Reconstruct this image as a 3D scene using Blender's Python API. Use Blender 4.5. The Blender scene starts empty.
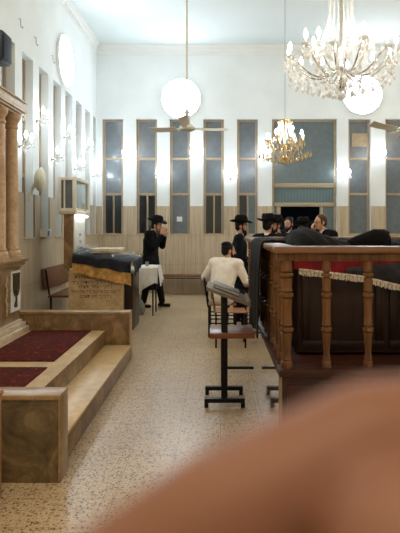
import bpy, bmesh, math, random
from mathutils import Vector, Matrix, Euler
random.seed(7)
PI = math.pi
R = math.radians
V = Vector
C = bpy.context.scene.collection
scene = bpy.context.scene

# ------------------------------------------------------------------ helpers
def lin(c):
    out = []
    for v in c:
        v = v / 255.0
        out.append(v / 12.92 if v <= 0.04045 else ((v + 0.055) / 1.055) ** 2.4)
    return (out[0], out[1], out[2], 1.0)

class NT:
    def __init__(s, name):
        s.m = bpy.data.materials.new(name)
        s.m.use_nodes = True
        s.t = s.m.node_tree
        s.b = s.t.nodes['Principled BSDF']
        s.tc = s.t.nodes.new('ShaderNodeTexCoord')
    def n(s, typ, **kw):
        nd = s.t.nodes.new(typ)
        for k, v in kw.items():
            if k in nd.inputs: nd.inputs[k].default_value = v
            else: setattr(nd, k, v)
        return nd
    def l(s, a, b): s.t.links.new(a, b)
    def map(s, scale=(1, 1, 1), rot=(0, 0, 0), loc=(0, 0, 0)):
        mp = s.n('ShaderNodeMapping')
        mp.inputs['Scale'].default_value = scale
        mp.inputs['Rotation'].default_value = rot
        mp.inputs['Location'].default_value = loc
        s.l(s.tc.outputs['Object'], mp.inputs['Vector'])
        return mp.outputs['Vector']
    def ramp(s, fac, stops):
        r = s.n('ShaderNodeValToRGB')
        e = r.color_ramp.elements
        while len(e) < len(stops): e.new(0.5)
        for i, (p, c) in enumerate(stops):
            e[i].position = p; e[i].color = c
        s.l(fac, r.inputs['Fac'])
        return r.outputs['Color']
    def mix(s, fac, a, b):
        m = s.n('ShaderNodeMix', data_type='RGBA')
        for sock, v in ((m.inputs[0], fac), (m.inputs[6], a), (m.inputs[7], b)):
            if hasattr(v, 'is_linked'): s.l(v, sock)
            else: sock.default_value = v
        return m.outputs[2]
    def base(s, col):
        if hasattr(col, 'is_linked'): s.l(col, s.b.inputs['Base Color'])
        else: s.b.inputs['Base Color'].default_value = col
    def bump(s, h, strength=.2, dist=.01):
        b = s.n('ShaderNodeBump', Strength=strength, Distance=dist)
        s.l(h, b.inputs['Height']); s.l(b.outputs['Normal'], s.b.inputs['Normal'])

def noisy(name, c, var=.12, scale=6, rough=.5, metal=0, stretch=(1, 1, 1), bump=0, spec=.22, coat=0, detail=5, sheen=0):
    m = NT(name)
    nz = m.n('ShaderNodeTexNoise', Scale=scale, Detail=detail)
    m.l(m.map(stretch), nz.inputs['Vector'])
    a = lin(c)
    lo = tuple(x * (1 - var * 2) for x in a[:3]) + (1,)
    hi = tuple(min(1, x * (1 + var * 2)) for x in a[:3]) + (1,)
    m.base(m.ramp(nz.outputs['Fac'], [(.3, lo), (.5, a), (.7, hi)]))
    m.b.inputs['Roughness'].default_value = rough
    m.b.inputs['Metallic'].default_value = metal
    m.b.inputs['Specular IOR Level'].default_value = spec
    m.b.inputs['Coat Weight'].default_value = coat
    m.b.inputs['Sheen Weight'].default_value = sheen
    if bump: m.bump(nz.outputs['Fac'], bump)
    return m.m

def emit(name, c, strength):
    m = NT(name)
    m.base(lin(c))
    m.b.inputs['Emission Color'].default_value = lin(c)
    m.b.inputs['Emission Strength'].default_value = strength
    return m.m

def stone(name, dark, mid, light, scale=2.5, rough=.25, coat=0, stretch=(1, 1, 1), warp=1.5):
    m = NT(name)
    v = m.map(stretch)
    n1 = m.n('ShaderNodeTexNoise', Scale=scale, Detail=8, Roughness=.62, Distortion=warp)
    m.l(v, n1.inputs['Vector'])
    n2 = m.n('ShaderNodeTexNoise', Scale=scale * 7, Detail=5, Roughness=.7)
    m.l(v, n2.inputs['Vector'])
    c1 = m.ramp(n1.outputs['Fac'], [(.28, lin(dark)), (.5, lin(mid)), (.72, lin(light))])
    c2 = m.ramp(n2.outputs['Fac'], [(.3, (.72, .72, .72, 1)), (.65, (1.1, 1.1, 1.1, 1))])
    mx = m.n('ShaderNodeMix', data_type='RGBA', blend_type='MULTIPLY')
    mx.inputs[0].default_value = .8
    m.l(c1, mx.inputs[6]); m.l(c2, mx.inputs[7])
    m.base(mx.outputs[2])
    m.b.inputs['Roughness'].default_value = rough
    m.b.inputs['Specular IOR Level'].default_value = .3
    m.b.inputs['Coat Weight'].default_value = coat
    m.b.inputs['Coat Roughness'].default_value = .05
    return m.m

def wood(name, dark, light, rough=.4, axis=2, scale=3, coat=.1):
    m = NT(name)
    st = [8, 8, 8]; st[axis] = .6
    v = m.map(tuple(st))
    n1 = m.n('ShaderNodeTexNoise', Scale=scale, Detail=6, Roughness=.6, Distortion=.6)
    m.l(v, n1.inputs['Vector'])
    m.base(m.ramp(n1.outputs['Fac'], [(.3, lin(dark)), (.7, lin(light))]))
    m.b.inputs['Roughness'].default_value = rough
    m.b.inputs['Coat Weight'].default_value = coat * .4
    m.b.inputs['Specular IOR Level'].default_value = .2
    m.bump(n1.outputs['Fac'], .1)
    return m.m

M = {}
M['plaster'] = noisy('white_plaster', (230, 236, 236), .02, 1.5, .75)
M['ceiling'] = noisy('ceiling_paint', (222, 231, 231), .015, .8, .8)
M['cornice'] = noisy('cornice_plaster', (230, 232, 230), .01, 3, .75)

# dado: beige stone strips
def dado_mat(name, axis):
    m = NT(name)
    st = (14, 14, .7)
    n1 = m.n('ShaderNodeTexNoise', Scale=2.2, Detail=6, Roughness=.65)
    m.l(m.map(st), n1.inputs['Vector'])
    c = m.ramp(n1.outputs['Fac'], [(.28, lin((166, 148, 120))), (.5, lin((190, 173, 146))), (.72, lin((206, 192, 168)))])
    br = m.n('ShaderNodeTexBrick', offset=0.0)
    br.inputs['Scale'].default_value = 1
    br.inputs['Mortar Size'].default_value = .0025
    br.inputs['Brick Width'].default_value = .3
    br.inputs['Row Height'].default_value = .69
    br.inputs['Color1'].default_value = (1, 1, 1, 1)
    br.inputs['Color2'].default_value = (.93, .92, .9, 1)
    br.inputs['Mortar'].default_value = (.55, .5, .45, 1)
    if axis == 'x': m.l(m.map(rot=(R(-90), 0, 0)), br.inputs['Vector'])
    else: m.l(m.map(rot=(R(-90), 0, R(-90))), br.inputs['Vector'])
    sx = m.n('ShaderNodeSeparateXYZ'); m.l(m.tc.outputs['Object'], sx.inputs[0])
    cx = m.n('ShaderNodeCombineXYZ')
    m.l(sx.outputs['X' if axis == 'x' else 'Y'], cx.inputs['X']); m.l(sx.outputs['Z'], cx.inputs['Y'])
    m.l(cx.outputs[0], br.inputs['Vector'])
    mx = m.n('ShaderNodeMix', data_type='RGBA', blend_type='MULTIPLY'); mx.inputs[0].default_value = 1
    m.l(c, mx.inputs[6]); m.l(br.outputs['Color'], mx.inputs[7])
    m.base(mx.outputs[2])
    m.b.inputs['Roughness'].default_value = .42
    return m.m
M['dado_x'] = dado_mat('beige_stone_tile_back', 'x')
M['dado_y'] = dado_mat('beige_stone_tile_side', 'y')

def floor_mat():
    m = NT('speckled_terrazzo_tile')
    v = m.map()
    vo = m.n('ShaderNodeTexVoronoi', Scale=66); m.l(v, vo.inputs['Vector'])
    sp = m.n('ShaderNodeSeparateColor'); m.l(vo.outputs['Color'], sp.inputs[0])
    base = m.ramp(sp.outputs[0], [(0, lin((66, 50, 36))), (.15, lin((72, 56, 40))), (.16, lin((134, 104, 72))),
                                  (.3, lin((140, 110, 78))), (.31, lin((206, 186, 154))), (1, lin((222, 204, 174)))])
    base.node.color_ramp.interpolation = 'CONSTANT'
    mask = m.n('ShaderNodeMath', operation='LESS_THAN'); mask.inputs[1].default_value = .46
    m.l(vo.outputs['Distance'], mask.inputs[0])
    vo2 = m.n('ShaderNodeTexVoronoi', Scale=150); m.l(v, vo2.inputs['Vector'])
    sp2 = m.n('ShaderNodeSeparateColor'); m.l(vo2.outputs['Color'], sp2.inputs[0])
    mat = m.ramp(sp2.outputs[0], [(0, lin((120, 94, 66))), (.22, lin((188, 164, 130))), (1, lin((206, 184, 150)))])
    c = m.mix(mask.outputs[0], mat, base)
    br = m.n('ShaderNodeTexBrick', offset=0.0)
    for k, val in (('Scale', 1), ('Mortar Size', .0028), ('Brick Width', .31), ('Row Height', .31), ('Mortar Smooth', .3)):
        br.inputs[k].default_value = val
    br.inputs['Color1'].default_value = (1, 1, 1, 1); br.inputs['Color2'].default_value = (.93, .92, .91, 1)
    br.inputs['Mortar'].default_value = (.58, .52, .45, 1)
    m.l(m.map(loc=(.896 + 3.1, -3.514 + 6.2, 0)), br.inputs['Vector'])
    mx = m.n('ShaderNodeMix', data_type='RGBA', blend_type='MULTIPLY'); mx.inputs[0].default_value = 1
    m.l(c, mx.inputs[6]); m.l(br.outputs['Color'], mx.inputs[7])
    nz = m.n('ShaderNodeTexNoise', Scale=1.1, Detail=3); m.l(v, nz.inputs['Vector'])
    dirt = m.ramp(nz.outputs['Fac'], [(.35, (.86, .84, .8, 1)), (.65, (1, 1, 1, 1))])
    m2 = m.n('ShaderNodeMix', data_type='RGBA', blend_type='MULTIPLY'); m2.inputs[0].default_value = 1
    m.l(mx.outputs[2], m2.inputs[6]); m.l(dirt, m2.inputs[7])
    m.base(m2.outputs[2])
    m.b.inputs['Roughness'].default_value = .3
    m.b.inputs['Specular IOR Level'].default_value = .3
    return m.m
M['floor'] = floor_mat()
M['marble'] = stone('polished_beige_marble', (120, 94, 62), (154, 126, 86), (182, 154, 112), 2.2, .3)
M['marble_brown'] = stone('brown_marble', (84, 62, 40), (134, 106, 72), (176, 146, 106), 3.6, .3)
M['marble_dull'] = stone('dull_brown_stone', (62, 50, 34), (104, 86, 58), (146, 122, 86), 3.4, .5)
M['marble_light'] = stone('cream_marble_tread', (184, 152, 104), (208, 178, 128), (224, 198, 150), 1.6, .3)
M['marble_column'] = stone('beige_column_stone', (170, 140, 106), (194, 164, 130), (210, 184, 150), 4, .35)
M['entab'] = stone('pale_beige_stone', (184, 164, 134), (202, 184, 156), (214, 198, 172), 2, .45)
M['amud'] = stone('tan_inscribed_stone', (176, 150, 112), (200, 174, 134), (214, 190, 152), 3, .4)
M['white_stone'] = stone('white_tablet_stone', (206, 208, 200), (222, 224, 218), (234, 236, 230), 3, .35)
M['polished'] = stone('polished_granite', (104, 88, 68), (128, 110, 86), (146, 128, 102), 1.5, .06, coat=1.0)
M['engrave'] = noisy('engraved_letter_paint', (92, 72, 46), .1, 30, .6)
M['engrave_gray'] = noisy('engraved_grey_letters', (120, 124, 120), .1, 30, .6)
M['bronze'] = noisy('dark_bronze_relief', (84, 70, 46), .25, 30, .45, .5)
M['frame'] = wood('window_frame_wood', (144, 126, 102), (180, 162, 138), .5)
M['frame_x'] = wood('door_frame_wood', (150, 136, 112), (178, 164, 140), .5, 0)
M['bimah_wood'] = wood('varnished_baluster_wood', (62, 40, 23), (134, 94, 58), .35, 2, 2.5, .25)
M['rail_wood'] = wood('varnished_rail_wood', (88, 60, 40), (134, 98, 70), .3, 0, 2.5, .4)
M['rail_wood_y'] = wood('varnished_side_rail_wood', (88, 60, 40), (134, 98, 70), .3, 1, 2.5, .4)
M['dark_wood'] = wood('dark_mahogany_panel', (30, 17, 11), (48, 29, 19), .35, 2, 2, .3)
M['dark_base'] = wood('maroon_base_boards', (44, 22, 16), (66, 36, 26), .4, 0, 2, .2)
M['bench_wood'] = wood('brown_bench_wood', (92, 58, 38), (128, 84, 56), .4, 1, 2, .2)
M['seat_wood'] = wood('tan_plywood', (146, 100, 66), (178, 128, 90), .35, 0, 2, .3)
M['shelf_wood'] = wood('reddish_shelf_board', (110, 66, 44), (140, 90, 62), .35, 0, 2, .3)
M['lectern_top'] = wood('worn_grey_lectern_board', (104, 92, 78), (140, 126, 108), .35, 0, 2, .3)
M['black_metal'] = noisy('black_steel_tube', (24, 23, 23), .1, 20, .4, .3)
M['chrome'] = noisy('chrome_tube', (200, 200, 200), .05, 20, .2, 1)
M['speaker'] = noisy('dark_blue_grey_plastic', (42, 50, 58), .05, 20, .5)
M['grille'] = noisy('black_speaker_grille', (30, 35, 42), .3, 220, .6)
M['fan'] = noisy('cream_enamel', (206, 204, 188), .03, 6, .35)
M['fan_blade'] = noisy('beige_fan_blade', (214, 208, 192), .03, 6, .4)
M['ac'] = noisy('yellowed_white_plastic', (214, 210, 188), .05, 12, .45)
M['gold'] = noisy('polished_gold_brass', (190, 152, 88), .08, 14, .25, 1)
M['silver'] = noisy('pale_silver_metal', (228, 225, 216), .05, 14, .22, 1)
M['candle'] = noisy('candle_sleeve', (240, 236, 222), .03, 10, .5)
M['cord'] = noisy('grey_cord', (120, 118, 108), .05, 20, .6)
M['rod'] = noisy('cream_rod', (204, 196, 168), .05, 20, .5)
M['hook'] = noisy('dark_iron', (70, 66, 62), .05, 20, .5)
M['black_cloth'] = noisy('black_wool', (14, 14, 16), .2, 60, .95, spec=.15, sheen=.02)
M['navy_cloth'] = noisy('dark_navy_wool', (20, 23, 33), .2, 60, .95, spec=.15, sheen=.02)
M['trouser'] = noisy('black_trousers', (17, 17, 19), .2, 50, .9)
M['hat'] = noisy('black_felt', (12, 12, 14), .15, 40, .9, spec=.2, sheen=.02)
M['hatband'] = noisy('black_ribbon', (9, 9, 10), .1, 40, .35)
M['white_shirt'] = noisy('white_shirt_cotton', (236, 230, 220), .04, 14, .85)
M['shoe'] = noisy('black_leather', (14, 14, 14), .1, 20, .35)
M['hair'] = noisy('dark_brown_hair', (30, 24, 20), .3, 90, .6)
M['hair_black'] = noisy('black_hair', (18, 16, 16), .3, 90, .6)
M['hair_red'] = noisy('brown_hair', (80, 54, 38), .25, 90, .6)
M['beard_grey'] = noisy('grey_brown_beard', (104, 92, 80), .25, 90, .7)
M['eye'] = noisy('eye_white', (220, 214, 206), .02, 10, .2)
M['iris'] = noisy('dark_iris', (40, 28, 20), .1, 40, .2)
M['lips'] = noisy('lip', (160, 92, 80), .05, 40, .5)
M['linen'] = noisy('white_tablecloth_cloth', (214, 210, 202), .05, 10, .8)
M['velvet_red'] = noisy('crimson_velvet', (112, 12, 22), .25, 14, .7, sheen=.15)
M['velvet_dark'] = noisy('dark_grey_velvet', (34, 34, 38), .3, 18, .5, sheen=.1)
M['fringe'] = noisy('silver_fringe_thread', (206, 196, 178), .25, 70, .6)
M['gold_cloth'] = noisy('gold_satin', (214, 166, 92), .18, 16, .5)
M['navy_velvet'] = noisy('navy_velvet', (13, 18, 32), .2, 18, .7, sheen=.02)
M['cream_board'] = noisy('cream_book_cloth', (200, 186, 158), .08, 10, .6)
M['cabinet_white'] = noisy('cream_painted_wood', (226, 220, 204), .04, 8, .5)
M['paper'] = noisy('white_paper', (226, 228, 226), .02, 8, .8)
M['blue_print'] = noisy('blue_print', (120, 140, 164), .1, 12, .7)
M['cardboard'] = noisy('tan_cardboard', (168, 150, 124), .08, 12, .85)
M['amber'] = noisy('amber_liquid', (206, 160, 60), .05, 10, .15)
M['bottle_green'] = noisy('pale_green_bottle', (150, 166, 130), .08, 10, .1)
M['cap'] = noisy('white_bottle_cap', (220, 222, 220), .03, 10, .5)
M['plastic_bag'] = noisy('grey_plastic_bag', (134, 134, 130), .12, 14, .35)
M['book_grey'] = noisy('grey_book_cover', (112, 112, 112), .12, 14, .4)
M['page'] = noisy('book_pages', (206, 198, 178), .05, 40, .8)
M['dark_void'] = noisy('hall_darkness_colour', (46, 54, 60), .1, 3, .8)  # darkness of the unlit hall is put into this wall colour
M['bag'] = noisy('dark_navy_canvas', (36, 40, 56), .15, 30, .8)

def glass_mat(name, c, rough, coat, scale=9, var=.12, bump=.08):
    m = NT(name)
    nz = m.n('ShaderNodeTexNoise', Scale=scale, Detail=4); m.l(m.map(), nz.inputs['Vector'])
    a = lin(c)
    m.base(m.ramp(nz.outputs['Fac'], [(.3, tuple(x * (1 - var) for x in a[:3]) + (1,)), (.7, tuple(x * (1 + var) for x in a[:3]) + (1,))]))
    m.b.inputs['Roughness'].default_value = rough
    m.b.inputs['Coat Weight'].default_value = coat
    m.b.inputs['Coat Roughness'].default_value = .12
    n2 = m.n('ShaderNodeTexNoise', Scale=70, Detail=2); m.l(m.map(), n2.inputs['Vector'])
    m.bump(n2.outputs['Fac'], bump)
    return m.m
M['frost'] = glass_mat('frosted_night_glass', (98, 107, 112), .35, .4)
M['frost_teal'] = glass_mat('teal_night_glass', (88, 104, 108), .35, .4)
M['frost_side'] = glass_mat('pale_side_glass', (150, 148, 138), .35, .4)
M['night'] = glass_mat('clear_glass_onto_night', (18, 24, 30), .08, .5, bump=.02)

def slat_mat():
    m = NT('teal_ribbed_glass')
    w = m.n('ShaderNodeTexWave', Scale=9.0, Distortion=.2); w.bands_direction = 'X'
    m.l(m.map(), w.inputs['Vector'])
    m.base(m.ramp(w.outputs['Fac'], [(0, lin((70, 92, 98))), (1, lin((108, 132, 136)))]))
    m.b.inputs['Roughness'].default_value = .3
    m.bump(w.outputs['Fac'], .4)
    return m.m
M['ribbed'] = slat_mat()

def clear(name, tint=(245, 248, 250), mixf=.35, rough=.05):
    m = NT(name)
    tr = m.n('ShaderNodeBsdfTransparent'); tr.inputs['Color'].default_value = lin(tint)
    m.base(lin(tint)); m.b.inputs['Roughness'].default_value = rough
    nz = m.n('ShaderNodeTexNoise', Scale=30, Detail=3); m.l(m.map(), nz.inputs['Vector'])
    m.bump(nz.outputs['Fac'], .3)
    mx = m.n('ShaderNodeMixShader'); mx.inputs[0].default_value = mixf
    m.l(tr.outputs[0], mx.inputs[1]); m.l(m.b.outputs[0], mx.inputs[2])
    out = m.t.nodes['Material Output']
    m.l(mx.outputs[0], out.inputs['Surface'])
    return m.m
M['crystal'] = clear('cut_crystal', (252, 252, 250), .78, .15)
M['crystal_gold'] = clear('amber_cut_crystal', (206, 180, 128), .7, .12)
def film():
    m = NT('clear_plastic_film')
    tr = m.n('ShaderNodeBsdfTransparent')
    gl = m.n('ShaderNodeBsdfGlossy'); gl.inputs['Roughness'].default_value = .07
    nz = m.n('ShaderNodeTexNoise', Scale=14, Detail=4, Roughness=.6, Distortion=1.5); m.l(m.map((1, 2.5, 1)), nz.inputs['Vector'])
    b = m.n('ShaderNodeBump', Strength=.9, Distance=.03); m.l(nz.outputs['Fac'], b.inputs['Height'])
    m.l(b.outputs['Normal'], gl.inputs['Normal'])
    fr = m.n('ShaderNodeFresnel', IOR=1.3); m.l(b.outputs['Normal'], fr.inputs['Normal'])
    ad = m.n('ShaderNodeMath', operation='ADD'); ad.inputs[1].default_value = .0; m.l(fr.outputs[0], ad.inputs[0])
    mx = m.n('ShaderNodeMixShader'); m.l(ad.outputs[0], mx.inputs[0])
    m.l(tr.outputs[0], mx.inputs[1]); m.l(gl.outputs[0], mx.inputs[2])
    m.l(mx.outputs[0], m.t.nodes['Material Output'].inputs['Surface'])
    return m.m
M['film'] = film()
M['pane'] = clear('clear_cabinet_glass', (225, 232, 232), .22, .08)

def carpet():
    m = NT('red_patterned_carpet')
    v = m.map()
    vo = m.n('ShaderNodeTexVoronoi', Scale=16, distance='MANHATTAN'); m.l(v, vo.inputs['Vector'])
    nz = m.n('ShaderNodeTexNoise', Scale=40, Detail=4); m.l(v, nz.inputs['Vector'])
    c = m.ramp(vo.outputs['Distance'], [(.0, lin((176, 120, 96))), (.12, lin((150, 70, 52))), (.3, lin((130, 44, 34))), (.5, lin((84, 38, 32)))])
    c2 = m.ramp(nz.outputs['Fac'], [(.35, (.6, .6, .6, 1)), (.65, (1.25, 1.2, 1.2, 1))])
    mx = m.n('ShaderNodeMix', data_type='RGBA', blend_type='MULTIPLY'); mx.inputs[0].default_value = 1
    m.l(c, mx.inputs[6]); m.l(c2, mx.inputs[7]); m.base(mx.outputs[2])
    m.b.inputs['Roughness'].default_value = .95
    m.b.inputs['Specular IOR Level'].default_value = .08
    m.bump(nz.outputs['Fac'], .4)
    return m.m
M['carpet'] = carpet()
def skin(name, c, sss=.05):
    m = NT(name)
    nz = m.n('ShaderNodeTexNoise', Scale=40, Detail=4); m.l(m.map(), nz.inputs['Vector'])
    a = lin(c)
    m.base(m.ramp(nz.outputs['Fac'], [(.3, (a[0] * .92, a[1] * .88, a[2] * .86, 1)), (.7, (a[0] * 1.05, a[1] * 1.05, a[2] * 1.05, 1))]))
    m.b.inputs['Roughness'].default_value = .55
    m.b.inputs['Subsurface Weight'].default_value = sss
    m.b.inputs['Subsurface Radius'].default_value = (.01, .004, .002)
    return m.m
M['skin'] = skin('skin', (198, 150, 122))
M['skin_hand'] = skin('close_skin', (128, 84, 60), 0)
M['nail'] = noisy('fingernail', (220, 168, 146), .03, 40, .3)
M['disc'] = emit('white_disc_lamp', (236, 245, 255), 17)
M['bulb'] = emit('cool_candle_bulb', (232, 244, 255), 120)
M['bulb_big'] = emit('warm_candle_bulb', (250, 246, 238), 48)
M['tube'] = emit('white_tube_lamp', (240, 250, 255), 9)
M['fill_top'] = emit('added_warm_fill', (255, 230, 200), 30)
M['disc_warm'] = emit('warm_disc_lamp', (255, 230, 200), 15)

# -------- mesh builder
class MB:
    def __init__(s): s.bm = bmesh.new()
    def box(s, x0, x1, y0, y1, z0, z1, bev=0, mat=None):
        sub = bmesh.new()
        bmesh.ops.create_cube(sub, size=1)
        for v in sub.verts:
            v.co = V(((x0 + x1) / 2 + v.co.x * (x1 - x0), (y0 + y1) / 2 + v.co.y * (y1 - y0), (z0 + z1) / 2 + v.co.z * (z1 - z0)))
        if bev: bmesh.ops.bevel(sub, geom=sub.edges[:], offset=bev, segments=2, affect='EDGES', profile=.5)
        s._add(sub, mat); return s
    def _add(s, sub, mat=None):
        if mat is not None: bmesh.ops.transform(sub, matrix=mat, verts=sub.verts[:])
        me = bpy.data.meshes.new('t'); sub.to_mesh(me); sub.free()
        s.bm.from_mesh(me); bpy.data.meshes.remove(me)
    def lathe(s, prof, c=(0, 0, 0), seg=16, mat=None, sx=1, sy=1):
        sub = bmesh.new(); rings = []
        for r, z in prof:
            if r <= 1e-6: rings.append([sub.verts.new((0, 0, z))])
            else: rings.append([sub.verts.new((math.cos(2 * PI * i / seg) * r * sx, math.sin(2 * PI * i / seg) * r * sy, z)) for i in range(seg)])
        for a, b in zip(rings, rings[1:]):
            for i in range(seg):
                j = (i + 1) % seg
                if len(a) == 1 and len(b) == 1: continue
                if len(a) == 1: sub.faces.new((a[0], b[j], b[i]))
                elif len(b) == 1: sub.faces.new((a[i], a[j], b[0]))
                else: sub.faces.new((a[i], a[j], b[j], b[i]))
        for rr, flip in ((rings[0], True), (rings[-1], False)):
            if len(rr) > 1: sub.faces.new(rr[::-1] if flip else rr)
        T = Matrix.Translation(V(c))
        s._add(sub, T @ mat if mat is not None else T); return s
    def tube(s, pts, r, seg=8, flat=1.0):
        pts = [V(p) for p in pts]
        rs = r if isinstance(r, (list, tuple)) else [r] * len(pts)
        sub = bmesh.new(); rings = []
        up = V((0, 0, 1)); n = len(pts)
        t0 = (pts[1] - pts[0]).normalized()
        nx = t0.cross(up)
        if nx.length < .05: nx = t0.cross(V((1, 0, 0)))
        nx.normalize()
        for i in range(n):
            t = (pts[min(i + 1, n - 1)] - pts[max(i - 1, 0)]).normalized()
            nx = (nx - t * nx.dot(t)).normalized()
            ny = t.cross(nx)
            rings.append([sub.verts.new(pts[i] + (nx * math.cos(2 * PI * k / seg) + ny * math.sin(2 * PI * k / seg) * flat) * rs[i]) for k in range(seg)])
        for a, b in zip(rings, rings[1:]):
            for k in range(seg):
                j = (k + 1) % seg
                sub.faces.new((a[k], a[j], b[j], b[k]))
        sub.faces.new(rings[0][::-1]); sub.faces.new(rings[-1])
        bmesh.ops.recalc_face_normals(sub, faces=sub.faces[:])
        s._add(sub); return s
    def bar(s, a, b, w, h=None):
        """square bar from a to b"""
        a, b = V(a), V(b); h = h or w
        d = (b - a); L = d.length; q = d.to_track_quat('Z', 'Y').to_matrix().to_4x4()
        s.box(-w / 2, w / 2, -h / 2, h / 2, 0, L, min(w, h) * .12, Matrix.Translation(a) @ q); return s
    def ball(s, c, r, u=14, v=10, mat=None):
        r = (r, r, r) if not isinstance(r, (list, tuple)) else r
        sub = bmesh.new(); bmesh.ops.create_uvsphere(sub, u_segments=u, v_segments=v, radius=1)
        m = Matrix.Translation(V(c)) @ (mat if mat is not None else Matrix()) @ Matrix.Diagonal((r[0], r[1], r[2], 1))
        s._add(sub, m); return s
    def cap(s, a, ra, b, rb, seg=12):
        """tapered capsule"""
        a, b = V(a), V(b); d = b - a; L = max(d.length, 1e-4)
        prof = []
        for i in range(6): t = -PI / 2 + i * PI / 10; prof.append((ra * math.cos(t) if i else 0, ra * math.sin(t)))
        for i in range(6): t = i * PI / 10; prof.append((rb * math.cos(t) if i < 5 else 0, L + rb * math.sin(t)))
        q = d.to_track_quat('Z', 'Y').to_matrix().to_4x4()
        s.lathe(prof, (0, 0, 0), seg, Matrix.Translation(a) @ q); return s
    def grid(s, f, nu, nv, thick=0):
        sub = bmesh.new()
        vs = [[sub.verts.new(f(i / nu, j / nv)) for j in range(nv + 1)] for i in range(nu + 1)]
        for i in range(nu):
            for j in range(nv):
                sub.faces.new((vs[i][j], vs[i + 1][j], vs[i + 1][j + 1], vs[i][j + 1]))
        if thick:
            sub.normal_update()
            wv = [[sub.verts.new(v.co - v.normal * thick) for v in row] for row in vs]
            for i in range(nu):
                for j in range(nv):
                    sub.faces.new((wv[i][j], wv[i][j + 1], wv[i + 1][j + 1], wv[i + 1][j]))
            for i in range(nu):
                sub.faces.new((vs[i][0], wv[i][0], wv[i + 1][0], vs[i + 1][0])); sub.faces.new((vs[i][nv], vs[i + 1][nv], wv[i + 1][nv], wv[i][nv]))
            for j in range(nv):
                sub.faces.new((vs[0][j], vs[0][j + 1], wv[0][j + 1], wv[0][j])); sub.faces.new((vs[nu][j], wv[nu][j], wv[nu][j + 1], vs[nu][j + 1]))
        s._add(sub); return s
    def prism(s, pts, d0, d1, plane='xz'):
        """extruded polygon"""
        sub = bmesh.new()
        def P(p, d): return {'xz': (p[0], d, p[1]), 'yz': (d, p[0], p[1]), 'xy': (p[0], p[1], d)}[plane]
        a = [sub.verts.new(P(p, d0)) for p in pts]; b = [sub.verts.new(P(p, d1)) for p in pts]
        sub.faces.new(a); sub.faces.new(b[::-1])
        for i in range(len(pts)):
            j = (i + 1) % len(pts); sub.faces.new((a[i], b[i], b[j], a[j]))
        bmesh.ops.recalc_face_normals(sub, faces=sub.faces[:])
        s._add(sub); return s
    def build(s, name, mat, parent=None, smooth=None, world=False):
        me = bpy.data.meshes.new(name)
        if world and parent is not None:
            bmesh.ops.translate(s.bm, verts=s.bm.verts[:], vec=-V(world_loc(parent)))
        bmesh.ops.recalc_face_normals(s.bm, faces=s.bm.faces[:])
        s.bm.to_mesh(me); s.bm.free()
        me.materials.append(mat)
        if smooth is not False:
            me.polygons.foreach_set('use_smooth', [True] * len(me.polygons))
            try: me.set_sharp_from_angle(angle=R(38 if smooth is None else smooth))
            except Exception: pass
        o = bpy.data.objects.new(name, me); C.objects.link(o)
        if parent is not None: o.parent = parent
        return o

def world_loc(o):
    l = V(o.location)
    while o.parent is not None:
        o = o.parent; l = l + V(o.location)
    return l

def tag(o, label=None, cat=None, group=None, kind=None):
    if label: o['label'] = label
    if cat: o['category'] = cat
    if group: o['group'] = group
    if kind: o['kind'] = kind
    return o
def thing(name, label, cat, loc=(0, 0, 0), rz=0, group=None):
    o = bpy.data.objects.new(name, None); C.objects.link(o)
    o.location = loc; o.rotation_euler = (0, 0, rz); o.empty_display_size = .1
    return tag(o, label, cat, group)
KIDS = {}
def dup(root, loc, rz=None, label=None, group=None):
    r = root.copy(); C.objects.link(r); r.location = loc
    if rz is not None: r.rotation_euler = (0, 0, rz)
    if label: r['label'] = label
    if group: r['group'] = group
    def rec(src, dst):
        for ch in [o for o in C.objects if o.parent == src]:
            c = ch.copy(); C.objects.link(c); c.parent = dst; rec(ch, c)
    rec(root, r)
    return r
def struct(o): o['kind'] = 'structure'; return o
def recenter(o):
    """top-level mesh: put the origin at the base centre"""
    me = o.data
    xs = [v.co for v in me.vertices]
    c = V((sum(v.x for v in xs) / len(xs), sum(v.y for v in xs) / len(xs), min(v.z for v in xs)))
    me.transform(Matrix.Translation(-c)); o.location = c
    return o
def voxel(o, size, smooth=4, factor=.5):
    m = o.modifiers.new('r', 'REMESH'); m.mode = 'VOXEL'; m.voxel_size = size
    if smooth:
        sm = o.modifiers.new('s', 'SMOOTH'); sm.factor = factor; sm.iterations = smooth
    dg = bpy.context.evaluated_depsgraph_get()
    me = bpy.data.meshes.new_from_object(o.evaluated_get(dg))
    o.modifiers.clear()
    mats = [x for x in o.data.materials]
    o.data = me
    if not me.materials:
        for x in mats: me.materials.append(x)
    me.polygons.foreach_set('use_smooth', [True] * len(me.polygons))
    return o
# photograph frame -> place: H eye height, F focal length in pixels, (VX,VY) vanishing point
H, F, VX, VY = 1.55, 560.0, 216.0, 228.0
def AT(px, py, Y): return V(((px - VX) * Y / F, Y, H - (py - VY) * Y / F))
def AX(px, Y): return (px - VX) * Y / F
def AZ(py, Y): return H - (py - VY) * Y / F

# ------------------------------------------------------------------ room shell
XL, XR, YB, YF, ZC = -2.84, 6.4, 13.35, -3.5, 5.9
struct(MB().box(XL - .3, XR + .3, YF - .3, YB + 3.2, -.2, 0).build('floor', M['floor']))
struct(MB().box(XL - .3, XR + .3, YF - .3, YB + .3, ZC, ZC + .2).build('ceiling', M['ceiling']))

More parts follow.
